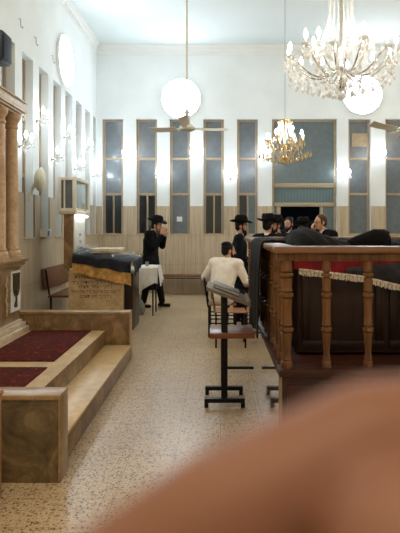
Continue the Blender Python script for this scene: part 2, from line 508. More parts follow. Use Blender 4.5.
def holed(name, mat, axis, a0, a1, z0, z1, d0, d1, holes):
    """wall slab with rectangular openings; axis = direction along the wall"""
    A = sorted({a0, a1} | {min(max(h[i], a0), a1) for h in holes for i in (0, 1)})
    Z = sorted({z0, z1} | {min(max(h[i], z0), z1) for h in holes for i in (2, 3)})
    bm = bmesh.new(); cache = {}
    def vert(a, d, z):
        k = (round(a, 4), round(d, 4), round(z, 4))
        if k not in cache: cache[k] = bm.verts.new((a, d, z) if axis == 'x' else (d, a, z))
        return cache[k]
    def solid(i, j):
        if i < 0 or j < 0 or i >= len(A) - 1 or j >= len(Z) - 1: return False
        ca, cz = (A[i] + A[i + 1]) / 2, (Z[j] + Z[j + 1]) / 2
        return not any(h[0] < ca < h[1] and h[2] < cz < h[3] for h in holes)
    def q(*p): bm.faces.new([vert(*x) for x in p])
    for i in range(len(A) - 1):
        for j in range(len(Z) - 1):
            if not solid(i, j): continue
            a, b, c, d = A[i], A[i + 1], Z[j], Z[j + 1]
            for dd in (d0, d1): q((a, dd, c), (b, dd, c), (b, dd, d), (a, dd, d))
            if not solid(i - 1, j): q((a, d0, c), (a, d1, c), (a, d1, d), (a, d0, d))
            if not solid(i + 1, j): q((b, d0, c), (b, d1, c), (b, d1, d), (b, d0, d))
            if not solid(i, j - 1): q((a, d0, c), (a, d1, c), (b, d1, c), (b, d0, c))
            if not solid(i, j + 1): q((a, d0, d), (a, d1, d), (b, d1, d), (b, d0, d))
    bmesh.ops.recalc_face_normals(bm, faces=bm.faces[:])
    me = bpy.data.meshes.new(name); bm.to_mesh(me); bm.free(); me.materials.append(mat)
    o = bpy.data.objects.new(name, me); C.objects.link(o)
    return struct(o)

SC = F / YB
def bx(px): return (px - VX) / SC
WZ0, WZ1 = 1.38, 4.15
back_w = [(bx(102), bx(123)), (bx(136), bx(157)), (bx(169.5), bx(190)), (bx(203.3), bx(224)), (bx(237), bx(258)), (bx(348.5), bx(371)), (bx(385.5), bx(407))]
left_w = [(8.2 + .79 * n, 8.2 + .79 * n + .5) for n in range(-3, 6)] + [(12.94, 13.27)]
DX0, DX1 = bx(272), bx(337)
bh = [(a, b, WZ0, WZ1) for a, b in back_w] + [(DX0, DX1, 0, WZ1)]
lh = [(a, b, WZ0, WZ1) for a, b in left_w]
holed('wall_back', M['plaster'], 'x', XL - .3, XR + .3, 0, ZC, YB, YB + .3, bh)
holed('wall_left', M['plaster'], 'y', YF, YB, 0, ZC, XL - .3, XL, lh)
holed('wall_right', M['plaster'], 'y', YF, YB, 0, ZC, XR, XR + .3, [])
holed('wall_front', M['plaster'], 'x', XL - .3, XR + .3, 0, ZC, YF - .3, YF, [])
holed('trim_1', M['dado_x'], 'x', XL + .025, XR, 0, 2.07, YB - .025, YB - .001, bh)
holed('trim_2', M['dado_y'], 'y', YF, YB - .001, 0, 2.07, XL + .001, XL + .025, lh)
# cornices
cp = [(0, ZC), (-.09, ZC), (-.085, ZC - .025), (-.05, ZC - .06), (-.045, ZC - .1), (-.02, ZC - .13), (-.02, ZC - .22), (-.01, ZC - .23), (0, ZC - .23)]
struct(MB().prism([(YB + p[0] - .001, p[1] - .001) for p in cp], XL, XR, 'yz').build('trim_3', M['cornice'], smooth=False))
mb = MB().prism([(XL - p[0] + .001, p[1] - .001) for p in cp], YF, YB - .17, 'xz')
for k in range(90):
    y = YF + .1 + k * .18
    if y < YB - .35: mb.box(XL + .018, XL + .032, y, y + .09, ZC - .2, ZC - .15)
struct(mb.build('trim_4', M['cornice'], smooth=False))

# windows -----------------------------------------------------------
def window(n, w, loc, rz, lower, glass, lower_glass, sill=True, depth=.12):
    """local x along the wall, local y into the wall"""
    z0, z1, t = WZ0, WZ1, .045
    t1, t2 = 3.21, 2.36
    mb = MB()
    y0, y1 = depth, depth + .05
    mb.box(.002, t, y0, y1, z0 + .002, z1 - .002, .004).box(w - t, w - .002, y0, y1, z0 + .002, z1 - .002, .004)
    mb.box(t, w - t, y0, y1, z0 + .002, z0 + t, .004).box(t, w - t, y0, y1, z1 - t, z1 - .002, .004)
    for z in (t1, t2): mb.box(t, w - t, y0 - .005, y1, z - .03, z + .03, .004)
    for a, b in ((z0 + t, t2 - .03), (t2 + .03, t1 - .03), (t1 + .03, z1 - t)):     # sash frames
        mb.box(t, t + .018, y0 + .008, y1, a, b).box(w - t - .018, w - t, y0 + .008, y1, a, b)
    if lower == 'slide': mb.box(w * .52 - .02, w * .52 + .02, y0 - .01, y1, z0 + t, t2 - .03, .003)
    f = mb.build('window_%d' % n, M['frame']); struct(f)
    f.location = loc; f.rotation_euler = (0, 0, rz)
    for k, (a, b) in enumerate(((z0 + t, t2 - .03), (t2 + .03, t1 - .03), (t1 + .03, z1 - t))):
        if k == 0 and lower == 'slide':
            MB().box(t + .018, w * .52 - .02, y0 + .02, y0 + .028, a, b).build('pane', lower_glass[0], f)
            MB().box(w * .52 + .02, w - t - .018, y0 + .02, y0 + .028, a, b).build('pane', lower_glass[1], f)
        else:
            MB().box(t + .018, w - t - .018, y0 + .02, y0 + .028, a, b).build('pane', lower_glass[0] if k == 0 else glass, f)
    if sill: MB().box(.003, w - .003, -.045, depth, z0 + .001, z0 + .022, .004).build('sill', M['dado_x'], f)
    return f
N_ = M['night']; FR = M['frost']; FS = M['frost_side']; FT = M['frost_teal']
lowers = [('slide', (N_, N_)), ('slide', (N_, N_)), ('plain', (FR,)), ('slide', (N_, N_)), ('slide', (N_, FT)), ('plain', (FR,)), ('plain', (FR,))]
wn = 1
for (a, b), (lo, lg) in zip(back_w, lowers):
    window(wn, b - a, (a, YB, 0), 0, lo, FR, lg); wn += 1
for i, (a, b) in enumerate(left_w):
    window(wn, b - a, (XL, a, 0), R(90), 'plain' if i % 2 else 'slide', FS, (FR, FR) if i < 5 else (N_, FR)); wn += 1

# entrance: big fixed light, ribbed transom, open doorway with side panes
mb = MB()
y0, y1 = YB + .08, YB + .14
zt1, zt0 = AZ(183, YB), AZ(187.5, YB)
zd1, zd0 = AZ(202.5, YB), AZ(206.5, YB)
dl0, dl1, dr0, dr1 = bx(277), bx(281), bx(320.5), bx(323.5)
mb.box(DX0 + .002, DX0 + .06, y0, y1, .002, WZ1 - .002, .005).box(DX1 - .06, DX1 - .002, y0, y1, .002, WZ1 - .002, .005)
mb.box(DX0 + .06, DX1 - .06, y0, y1, WZ1 - .05, WZ1 - .002, .005)
mb.box(DX0 + .06, DX1 - .06, y0 - .02, y1, zt0, zt1, .005).box(DX0 + .06, DX1 - .06, y0 - .02, y1, zd0, zd1, .005)
mb.box(dl0, dl1, y0, y1, .002, zd0, .005).box(dr0, dr1, y0, y1, .002, zd0, .005)
door = struct(mb.build('door_1', M['frame_x']))
MB().box(DX0 + .06, DX1 - .06, y0 + .02, y0 + .03, zt1, WZ1 - .05).build('pane', FT, door)
MB().box(DX0 + .06, DX1 - .06, y0 + .02, y0 + .03, zd1, zt0).build('ribbed_pane', M['ribbed'], door)
MB().box(DX0 + .06, dl0, y0 + .02, y0 + .03, .05, zd0).build('pane', FT, door)
MB().box(dr1, DX1 - .06, y0 + .02, y0 + .03, .05, zd0).build('pane', FT, door)
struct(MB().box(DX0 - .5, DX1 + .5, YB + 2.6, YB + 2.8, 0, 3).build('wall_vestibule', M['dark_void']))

recenter(tag(MB().box(bx(179) - .06, bx(179) + .07, YB + .125, YB + .137, AZ(221.5, YB), AZ(216.5, YB)).build('paper_notice', M['paper']),
    'small white paper notice stuck on the lower pane of the third back window', 'notice'))
recenter(tag(MB().box(bx(353), bx(368.5), YB + .12, YB + .135, AZ(146, YB), AZ(132.5, YB)).build('cardboard_sheet', M['cardboard']),
    'tan cardboard sheet covering the top pane of a back window', 'cardboard'))

# ------------------------------------------------------------------ lamps
def disc_lamp(loc, rz, label, mat, r=.46):
    t = thing('round_wall_lamp', label, 'lamp', loc, rz, None)
    # local +y points into the wall
    rx = Matrix.Rotation(R(90), 4, 'X')
    MB().lathe([(r + .015, 0), (r + .03, .02), (r + .02, .05), (r, .055)], (0, 0, 0), 48, rx).build('rim', M['plaster'], t)
    MB().lathe([(r - .002, .056), (r * .9, .085), (r * .6, .11), (r * .25, .122), (0, .125)], (0, 0, 0), 48, rx).build('diffuser', mat, t)
    return t
disc_lamp((bx(181), YB, AZ(99, YB)), 0, 'glowing white round lamp high on the back wall behind the ceiling fan', M['disc'])
disc_lamp((bx(362), YB, AZ(95, YB)), 0, 'glowing white round lamp on the back wall behind the large chandelier', M['disc'])
disc_lamp((XL, 10.42, 4.66), R(90), 'glowing white round lamp high on the left wall above the row of windows', M['disc'])
for y in (6.3, 2.0):
    disc_lamp((XL, y, 4.66), R(90), 'round wall lamp above the ark out of the frame at left' if y == 6.3 else ('round wall lamp on the left wall level with the photographer' if y == 2.0 else 'round wall lamp on the left wall behind the photographer'), M['disc_warm'])
for i, y in enumerate((10.6, 6.3, 2.0)):
    disc_lamp((XR, y, 4.66), R(-90), 'round lamp on the right wall, %s from the back wall' % ('first', 'second', 'third', 'fourth')[i], M['disc_warm'])

for i, x in enumerate((-.8, 3.5)):
    disc_lamp((x, -.8, ZC), 0, 'added round fill light on the ceiling above the photographer, %s one' % ('left', 'right')[i], M['fill_top'], .5).rotation_euler = (R(90), 0, 0)  # unseen lamps added to light the stand's front and the hand from above
FLAME = [(0, 0), (.009, .002), (.012, .012), (.017, .03), (.015, .05), (.008, .07), (.002, .085), (0, .088)]
def scaled(prof, k, kz=None): kz = kz or k; return [(r * k, z * kz) for r, z in prof]
DROP = [(0, -.045), (.011, -.03), (.013, -.022), (.006, -.006), (0, 0)]

def make_sconce():
    t = thing('wall_sconce', 'x', 'wall lamp', (0, 0, 0), 0, 'crystal wall sconces between the windows')
    rx = Matrix.Rotation(R(90), 4, 'X')
    MB().lathe([(.045, 0), (.045, .008), (.03, .02), (.016, .04), (.012, .07), (0, .075)], (0, 0, 0), 14, rx).build('wall_plate', M['silver'], t)
    for sx in (-1, 1):
        pts = [(0, -.06, 0)] + [(sx * .125 * u, -.06 - .09 * u, -.05 * math.sin(PI * u) + .03 * u * u) for u in (.2, .4, .6, .8, 1)]
        a = MB().tube(pts, .006, 6).build('arm', M['silver'], t)
        e = V(pts[-1])
        MB().lathe([(.008, 0), (.036, .006), (.042, .014), (.036, .012), (.01, .008)], e, 12).build('drip_tray', M['crystal'], a)
        MB().lathe([(.011, .008), (.011, .06), (0, .06)], e, 8).build('candle', M['candle'], a)
        MB().lathe(scaled(FLAME, 1.25, 1.15), e + V((0, 0, .06)), 10).build('bulb', M['bulb'], a)
        for k in range(5):
            ang = k * 2 * PI / 5
            MB().lathe(scaled(DROP, 1.1, 1.3), e + V((.036 * math.cos(ang), .036 * math.sin(ang), .002)), 6).build('crystal_drop', M['crystal'], a, smooth=False)
    for k in range(3):
        MB().lathe(scaled(DROP, 1.2, 1.7), (-.04 + .04 * k, -.09, -.03 - .02 * (k == 1)), 6).build('crystal_drop', M['crystal'], t, smooth=False)
    return t
sc0 = make_sconce()
ordn = ['first', 'second', 'third', 'fourth', 'fifth', 'sixth', 'seventh', 'eighth', 'ninth', 'tenth']
bs = [(129.5, 3.2), (163, 2.74), (196.5, 3.2), (230.5, 2.74), (264, 3.2), (343, 2.74), (378, 3.2)]
wherex = ['between the first and second windows', 'between the second and third windows', 'between the third and fourth windows',
          'between the fourth and fifth windows', 'just left of the entrance', 'just right of the entrance', 'between the two windows right of the entrance']
first = True
for i, (px, z) in enumerate(bs):
    lab = 'lit crystal sconce on the back wall ' + wherex[i]
    if first: sc0.location = (bx(px), YB, z); sc0['label'] = lab; first = False
    else: dup(sc0, (bx(px), YB, z), 0, lab)
ls = []
for n in range(-1, 7):
    yy = 8.2 + .79 * n - .145
    z = 3.25 if n % 2 else 2.74
    ls.append((yy, z))
for i, (yy, z) in enumerate(ls):
    if i == 0: continue          # that pier is behind the ark
    dup(sc0, (XL, yy, z), R(90), 'lit crystal sconce on the left wall, %s from the ark towards the back, %s one' % (ordn[i - 1], 'higher' if z > 3 else 'lower'))

def chandelier(name, label, loc, top, n_out, r_out, z_arm, metal, crys, bulbm, k=1.0, inner=0, crown=True, r_in=.36, drops=4, cord_r=.004, crown_crys=None, crown_h=.62):
    """origin at the lowest ball; z up"""
    t = thing(name, label, 'chandelier', loc)
    zt = top - loc[2]
    body_top = z_arm + crown_h * k
    MB().tube([(0, 0, body_top), (0, 0, zt - .04)], cord_r, 6).build('cord', M['cord'], t)
    MB().lathe([(.0, 0), (.05, -.001), (.055, -.02), (.02, -.05), (0, -.06)], (0, 0, zt - .001), 16).build('ceiling_cup', metal, t)
    MB().lathe([(0, .12 * k), (.05 * k, .15 * k), (.075 * k, .2 * k), (.05 * k, .25 * k), (.02 * k, .28 * k), (.03 * k, z_arm - .02), (.06 * k, z_arm), (.03 * k, z_arm + .05 * k),
                (.018 * k, z_arm + .15 * k), (.04 * k, z_arm + .22 * k), (.018 * k, z_arm + .28 * k), (.03 * k, body_top - .06 * k), (.012 * k, body_top), (0, body_top)], (0, 0, 0), 16).build('stem', metal, t)
    MB().ball((0, 0, .05 * k), .045 * k, 12, 8).lathe([(.006, .09 * k), (.006, .13 * k)], (0, 0, 0), 6).build('bottom_ball', crys, t)
    def arm(ang, r, z, s=1.0):
        c, sn = math.cos(ang), math.sin(ang)
        pts = []
        for i in range(13):
            u = i / 12
            rr = .04 * k + (r - .04 * k) * u
            zz = z_arm + (z - z_arm) * u * u - .13 * k * math.sin(PI * min(1, u * 1.15)) * s
            if u > .87: zz = max(zz, z_arm + (z - z_arm) * u * u - .05 * k)
            pts.append((c * rr, sn * rr, zz))
        pts[-1] = (c * r, sn * r, z)
        a = MB().tube(pts, .009 * k + .002, 6).build('arm', metal, t)
        e = V(pts[-1])
        MB().lathe([(.01 * k, 0), (.05 * k, .01 * k), (.062 * k, .025 * k), (.055 * k, .02 * k), (.012 * k, .012 * k)], e, 12).build('drip_tray', crys, a)
        MB().lathe([(.013 * k, .01 * k), (.013 * k, .085 * k), (0, .085 * k)], e, 8).build('candle', M['candle'], a)
        MB().lathe(scaled(FLAME, 1.5 * k, 1.35 * k), e + V((0, 0, .085 * k)), 10).build('bulb', bulbm, a)
        for q in range(drops):
            g = ang + q * 2 * PI / drops + .4
            mbd = MB()
            p0 = e + V((math.cos(g) * .055 * k, math.sin(g) * .055 * k, .015 * k))
            L = random.choice((0, .05, .09, .12)) * k
            for b in range(int(L / (.016 * k))): mbd.ball(p0 - V((0, 0, .016 * k * (b + .5))), .0075 * k, 6, 4)
            mbd.lathe(scaled(DROP, 1.5 * k, 1.7 * k), p0 - V((0, 0, L)), 6)
            mbd.build('crystal_drop', crys, a, smooth=False)
        return e
    ends = []
    for i in range(n_out): ends.append(arm(2 * PI * i / n_out + .17, r_out, z_arm + .1 * k + (.05 * k if i % 2 else 0)))
    for i in range(inner): arm(2 * PI * (i + .5) / inner, r_in, z_arm + .26 * k, .5)
    # bead garlands from arm to arm
    for i in range(n_out):
        a, b = ends[i], ends[(i + 1) % n_out]
        mbd = MB()
        nb = 13
        for q in range(1, nb):
            u = q / nb
            p = a.lerp(b, u) - V((0, 0, math.sin(PI * u) * .15 * k))
            mbd.ball(p, .0095 * k, 6, 4)
        mbd.lathe(scaled(DROP, 1.6 * k, 1.9 * k), a.lerp(b, .5) - V((0, 0, .155 * k)), 6)
        mbd.build('bead_garland', crys, t, smooth=False)
    # bead strands from the crown to the arms and to the bottom
    if crown:
        cc = crown_crys or crys
        MB().lathe([(.03 * k, body_top - .05 * k), (.15 * k, body_top - .03 * k), (.17 * k, body_top), (.15 * k, body_top + .01 * k), (.03 * k, body_top - .02 * k)], (0, 0, 0), 20).build('crown', metal, t)
        for i in range(16):
            ang = 2 * PI * i / 16
            mbd = MB(); thr = []
            for q in range(34):
                u = q / 33
                rr = (.16 + .14 * u - .06 * math.sin(PI * min(1, u * 1.3))) * k
                zz = body_top - .02 * k - u * (body_top - z_arm - .12 * k)
                mbd.ball((rr * math.cos(ang), rr * math.sin(ang), zz), .0115 * k, 6, 4); thr.append((rr * math.cos(ang), rr * math.sin(ang), zz))
            mbd.tube(thr, .003, 4)
            mbd.build('bead_strand', cc, t, smooth=False)
            MB().lathe(scaled(DROP, 1.6 * k, 1.8 * k), (.17 * k * math.cos(ang), .17 * k * math.sin(ang), body_top - .01 * k), 6).build('crystal_drop', crys, t, smooth=False)
    for i in range(10):
        ang = 2 * PI * i / 10 + .2
        mbd = MB(); thr = []
        for q in range(14):
            u = q / 13
            rr = (.3 * (1 - u) ** .7 + .03) * k; zz = z_arm - .02 * k - u * (z_arm - .16 * k) - .03 * k * math.sin(PI * u)
            mbd.ball((rr * math.cos(ang), rr * math.sin(ang), zz), .0105 * k, 6, 4); thr.append((rr * math.cos(ang), rr * math.sin(ang), zz))
        mbd.tube(thr, .003, 4)
        mbd.build('bead_strand', crys, t, smooth=False)
    for rr, zz, n in ((.15, .14, 8), (.28, .17, 12), (.42, .21, 14), (.54, .26, 16), (.64, .3, 16)):
        for i in range(n):
            ang = 2 * PI * (i + .3) / n
            p = V((rr * k * math.cos(ang), rr * k * math.sin(ang), zz * k))
            MB().lathe(scaled(DROP, 2 * k, 2.2 * k), p, 6).ball(p + V((0, 0, .012 * k)), .01 * k, 6, 4).tube([p, p + V((0, 0, .1 * k))], .002, 4).build('crystal_drop', crys, t, smooth=False)
    return t
chandelier('crystal_chandelier', 'large clear crystal chandelier with lit candle bulbs hanging high at the upper right', (AX(341, 7), 7, 3.14), ZC, 12, .66, .4, M['silver'], M['crystal'], M['bulb_big'], 1.0, 6, True, .36, 6, crown_h=.98)
chandelier('brass_chandelier', 'small gold chandelier with lit bulbs hanging on a thin cord before the entrance', (AX(285, 10), 10, 2.66), ZC, 8, .33, .36, M['gold'], M['crystal_gold'], M['bulb'], .72, 4, True, .17, 5, .004, M['crystal'])

# ------------------------------------------------------------------ ceiling fans
def make_fan(loc, rz, label):
    t = thing('ceiling_fan', label, 'fan', loc, rz, 'ceiling fans on long rods')
    zt = ZC - loc[2]
    MB().tube([(0, 0, .2), (0, 0, zt - .03)], .014, 8).build('rod', M['rod'], t)
    MB().lathe([(.0, -.001), (.06, -.001), (.055, -.04), (.02, -.08), (0, -.08)], (0, 0, zt), 16).build('ceiling_cup', M['fan'], t)
    MB().lathe([(0, -.06), (.07, -.055), (.13, -.03), (.135, .0), (.11, .03), (.06, .06), (.05, .1), (.055, .14), (.05, .16), (.03, .22), (.045, .25), (.02, .3), (0, .3)], (0, 0, 0), 24).build('motor', M['fan'], t)
    for k in range(3):
        ang = 2 * PI * k / 3
        m = Matrix.Rotation(ang, 4, 'Z')
        b = MB()
        def f(u, v):
            r = .2 + .54 * u
            w = (.05 + .02 * u) * (v - .5) * 2
            return m @ V((r, w, .005 + .028 * (v - .5) * 2 + .04 * u * u))
        b.grid(f, 8, 4, .006)
        bl = b.build('blade', M['fan_blade'], t)
        MB().tube([m @ V((.1, 0, .0)), m @ V((.17, 0, .0)), m @ V((.26, 0, .012))], .012, 6).build('blade_arm', M['fan'], bl)
    return t
fan = make_fan((AX(187, 9), 9, AZ(128, 9)), R(28), 'cream ceiling fan on a long rod in front of the round back lamp')
dup(fan, (AX(405, 9.2), 9.2, AZ(130, 9.2)), R(-152), 'cream ceiling fan cut off by the right edge of the photo')

# ------------------------------------------------------------------ ark on the left
ark = thing('torah_ark', 'beige stone ark with round columns on a carved pedestal against the left wall', 'ark', (-2.5, 6.2, .36))
PX1 = -2.25
mb = MB()
for (ex, z0, z1) in ((.09, .3605, .43), (.06, .43, .48), (.025, .48, .51)):
    mb.box(XL + .03, PX1 + ex, 5.2, 6.4 + ex * .9, z0, z1, .006)
MBb = mb.build('plinth', M['entab'], ark, world=True)
MB().box(XL + .03, PX1, 5.2, 6.42, .511, 1.1, .004).build('pedestal', M['marble_brown'], ark, world=True)
mb = MB()
for (ex, z0, z1) in ((.02, 1.101, 1.13), (.05, 1.13, 1.17), (.075, 1.17, 1.205)):
    mb.box(XL + .03, PX1 + ex, 5.2, 6.42 + ex, z0, z1, .006)
mb.build('pedestal_cornice', M['marble'], ark, world=True)
# menorah relief plaque on the face towards the aisle
def yface(px): return PX1 * F / (px - VX)
ya, yb = yface(10.5), yface(20)
pl = MB().box(PX1 - .004, PX1 + .006, ya, yb, .62, 1.07).build('relief_plaque', M['white_stone'], ark, world=True)
yc = (ya + yb) / 2
mb = MB()
X_ = PX1 + .012
mb.tube([(X_, yc, .72), (X_, yc, 1.04)], .011, 6)
for rr in (.035, .062, .088):
    for sgn in (-1, 1):
        mb.tube([(X_, yc + sgn * rr * math.sin(a), .9 - rr * math.cos(a) * 1.3) for a in [PI / 2 * i / 6 for i in range(7)]] + [(X_, yc + sgn * rr, 1.03)], .009, 6)
mb.box(X_ - .006, X_ + .006, yc - .105, yc + .105, 1.02, 1.045)
mb.lathe([(.02, .66), (.055, .665), (.06, .7), (.03, .73), (.02, .76), (.03, .78), (.012, .8)], (X_ - .01, yc, 0), 10, None, .3, 1)
mb.build('menorah_relief', M['bronze'], ark, world=True)
yv = yface(6)
mb = MB()
for i in range(7):
    z = .66 + i * .055
    mb.ball((PX1 + .008, yv + .018 * math.sin(i * 2.2), z), (.01, .02, .03), 8, 6)
mb.tube([(PX1 + .006, yv + .012 * math.sin(i * 1.1), .6 + i * .04) for i in range(12)], .008, 6)
mb.build('vine_relief', M['amud'], ark, world=True)
def column(Y):
    X0 = -2.31
    p = [(.098, 1.206), (.098, 1.24), (.088, 1.245), (.092, 1.27), (.084, 1.29), (.07, 1.3), (.074, 1.32), (.064, 1.34), (.066, 1.8), (.062, 2.3), (.057, 2.66),
         (.066, 2.67), (.066, 2.69), (.058, 2.7), (.06, 2.73), (.082, 2.77), (.088, 2.79), (.088, 2.828)]
    MB().lathe([(r * 1.12, z) for r, z in p], (X0, Y, 0), 28).build('column', M['marble_column'], ark, world=True)
for Y in (6.33, 5.95): column(Y)
MB().box(XL + .03, -2.52, 5.2, 6.3, 1.206, 2.828).build('back_panel', M['marble_brown'], ark, world=True)
mb = MB()
for (ex, z0, z1) in ((-.04, 2.829, 2.85), (-.01, 2.85, 2.875), (.01, 2.875, 2.895), (.0, 2.895, 2.985), (.02, 2.985, 3.0)):
    mb.box(XL + .03, -2.205 + ex, 5.2, 6.5 + ex * .6, z0, z1, .004)
mb.build('entablature', M['entab'], ark, world=True)

# platform, steps and parapets
struct(MB().box(XL + .03, -1.29, 3.59, 6.5, .001, .36, .004).build('platform', M['marble_brown'])).name = 'trim_5'
struct(MB().box(XL + .03, -1.285, 3.59, 6.5, .3601, .3605).build('trim_6', M['marble_light']))
struct(MB().box(-1.289, -1.0, 3.59, 6.5, .001, .17, .003).build('trim_7', M['marble_brown']))
struct(MB().box(-1.288, -.985, 3.59, 6.5, .1701, .195, .005).build('trim_8', M['marble_light']))
def parapet(y0, y1, x1, z1, n, mat, capm):
    t = MB().box(XL + .03, x1 - .012, y0 + .01, y1 - .01, .001, z1 - .03, .004).build('trim_%d' % n, mat); struct(t)
    MB().box(XL + .03, x1, y0, y1, z1 - .03, z1, .005).build('cap_stone', capm, t)
    MB().box(x1 - .0119, x1, y0 + .004, y1 - .004, .001, z1 - .0301, .003).build('end_stone', capm, t)
parapet(3.39, 3.58, -.945, .535, 9, M['marble_dull'], M['marble'])
parapet(6.51, 6.69, -1.0, .575, 10, M['marble_brown'], M['marble'])
recenter(tag(MB().box(-2.12, -1.44, 4.98, 6.46, .361, .372, .003).build('carpet', M['carpet']), 'larger red patterned carpet on the ark platform beside the pedestal', 'carpet'))
recenter(tag(MB().box(-2.7, -1.43, 3.66, 4.75, .361, .372, .003).build('carpet', M['carpet']), 'nearer red patterned carpet on the ark platform behind the front parapet', 'carpet'))
# chair edge at far left
ch = thing('wooden_armchair', 'wooden armchair with dark blue seat cut off by the left edge, before the near parapet', 'chair', (-1.5, 3.05, 0))
for x in (-1.45, -1.18):
    for y in (2.78, 3.2):
        MB().bar((x, y, .001), (x, y, .58 if y > 3 else .58), .035).build('leg', M['seat_wood'], ch, world=True)
ch.location = (-1.5, 3.05, 0)
for x in (-1.45, -1.18): MB().tube([(x, 2.76, .58), (x, 2.9, .61), (x, 3.1, .615), (x, 3.24, .6)], .022, 8).build('armrest', M['seat_wood'], ch, world=True)
MB().box(-1.43, -1.2, 2.78, 3.22, .36, .44, .02).build('seat', M['bag'], ch, world=True)
for o in [ch]: o.location.x -= .07

# speaker --------------------------------------------------------------
sp = thing('wall_speaker', 'dark loudspeaker mounted high on the left wall above the ark', 'speaker', (-2.66, 7.05, AZ(65, 7.05)))
z0, z1 = AZ(64, 7.05), AZ(33, 7.05)
MB().box(-2.8, -2.63, 6.9, 7.2, z0, z1, .03).build('cabinet', M['speaker'], sp, world=True)
MB().box(-2.628, -2.62, 6.92, 7.18, z0 + .03, z1 - .03, .003).build('grille', M['grille'], sp, world=True)
MB().box(-2.84, -2.801, 7.0, 7.1, z0 + .1, z1 - .1, .005).build('bracket', M['black_metal'], sp, world=True)
for i, (px, py) in enumerate(((18.5, 23), (34, 41), (51, 59))):
    Y = -XL * F / (VX - px)
    z = AZ(py, Y)
    mb = MB().tube([(XL + .001, Y, z + .06), (XL + .03, Y, z + .06), (XL + .035, Y, z - .05), (XL + .05, Y + .02, z - .07), (XL + .055, Y + .03, z - .04)], .0045, 6)
    recenter(tag(mb.build('wall_hook', M['hook']), 'small dark wire hook on the white left wall, %s' % ('nearest the speaker', 'above the second window from the speaker', 'beside the round lamp')[i], 'hook', 'wall hooks'))

# wall fan on the left
Yf = 8.42
wf = thing('wall_fan', 'yellowed white wall fan seen edge on between the left windows', 'fan', (XL + .2, Yf, AZ(180, Yf)))
zc = AZ(180, Yf)
m = Matrix.Rotation(R(90), 4, 'Y') @ Matrix.Rotation(R(0), 4, 'X')
tilt = Matrix.Rotation(R(12), 4, 'Z')
base_m = tilt @ Matrix.Rotation(R(90), 4, 'Y')
MB().lathe([(0, -.09), (.08, -.085), (.15, -.05), (.19, 0), (.185, .03), (.12, .06), (.04, .075), (0, .075)], (XL + .2, Yf, zc), 28, base_m).build('guard', M['ac'], wf, world=True)
MB().cap((XL + .17, Yf - .02, zc - .02), .045, (XL + .08, Yf - .0, zc - .12), .03).tube([(XL + .08, Yf, zc - .12), (XL + .05, Yf, zc - .24)], .022, 8).build('motor', M['ac'], wf, world=True)
MB().box(XL + .026, XL + .06, Yf - .04, Yf + .04, zc - .33, zc - .2, .006).build('bracket', M['ac'], wf, world=True)

# tissue box on a left sill
Y = -2.76 * F / (44 - VX)
tb = thing('tissue_box', 'white and blue box standing on the stone sill of a left window', 'box', (-2.74, Y, AZ(238, Y)))
zb = 1.405
MB().box(-2.82, -2.70, Y - .03, Y + .2, zb, zb + .13, .004).build('carton', M['paper'], tb, world=True)
MB().box(-2.699, -2.696, Y + .0, Y + .1, zb + .02, zb + .1).build('printed_panel', M['blue_print'], tb, world=True)

# ------------------------------------------------------------------ bench by the left wall
def wall_bench(loc, rz, L, label, back=True, cat='bench', name='wall_bench'):
    """seat along local x, front towards -y"""
    t = thing(name, label, cat, loc, rz)
    MB().box(0, L, -.4, 0, .43, .465, .006).build('seat', M['bench_wood'], t)
    if back:
        MB().box(0, L, -.01, .015, .55, .9, .006, Matrix.Rotation(R(-6), 4, 'X')).build('backrest', M['bench_wood'], t)
    n = max(2, int(L / 1.1) + 1)
    for i in range(n):
        x = .06 + (L - .12) * i / (n - 1)
        MB().bar((x, -.36, .001), (x, -.36, .43), .03).build('leg', M['black_metal'], t)
        MB().bar((x, -.03, .001), (x, -.03, .429), .03).build('leg', M['black_metal'], t)
        if back: MB().bar((x, -.005, .466), (x, .055, .88), .028).build('upright', M['black_metal'], t)
        MB().bar((x, -.34, .2), (x, -.05, .2), .025).build('stretcher', M['black_metal'], t)
    MB().bar((.05, -.36, .4), (L - .05, -.36, .4), .025).build('front_rail', M['black_metal'], t)
    return t
wall_bench((-2.7, 9.0, 0), R(90), 1.5, 'brown wooden bench with backrest and black frame against the left wall')
wall_bench((AX(157, 13), 13.2, 0), 0, AX(262, 13) - AX(157, 13), 'long low dark brown bench without a back along the back wall', False)

# ------------------------------------------------------------------ prayer stand (amud)
am = thing('prayer_stand', 'tan stone prayer stand with carved inscription beside the ark platform', 'stand', (-1.8, 8.6, 0))
AY = 8.3
ax0, ax1 = AX(68.5, AY), AX(122.5, AY)
MB().box(ax0, ax1, AY, AY + .16, .001, .93, .006).build('front_slab', M['amud'], am, world=True)
MB().box(ax0 + .06, ax1 + .13, AY + .161, AY + .85, .001, .86, .006).build('body', M['dark_wood'], am, world=True)
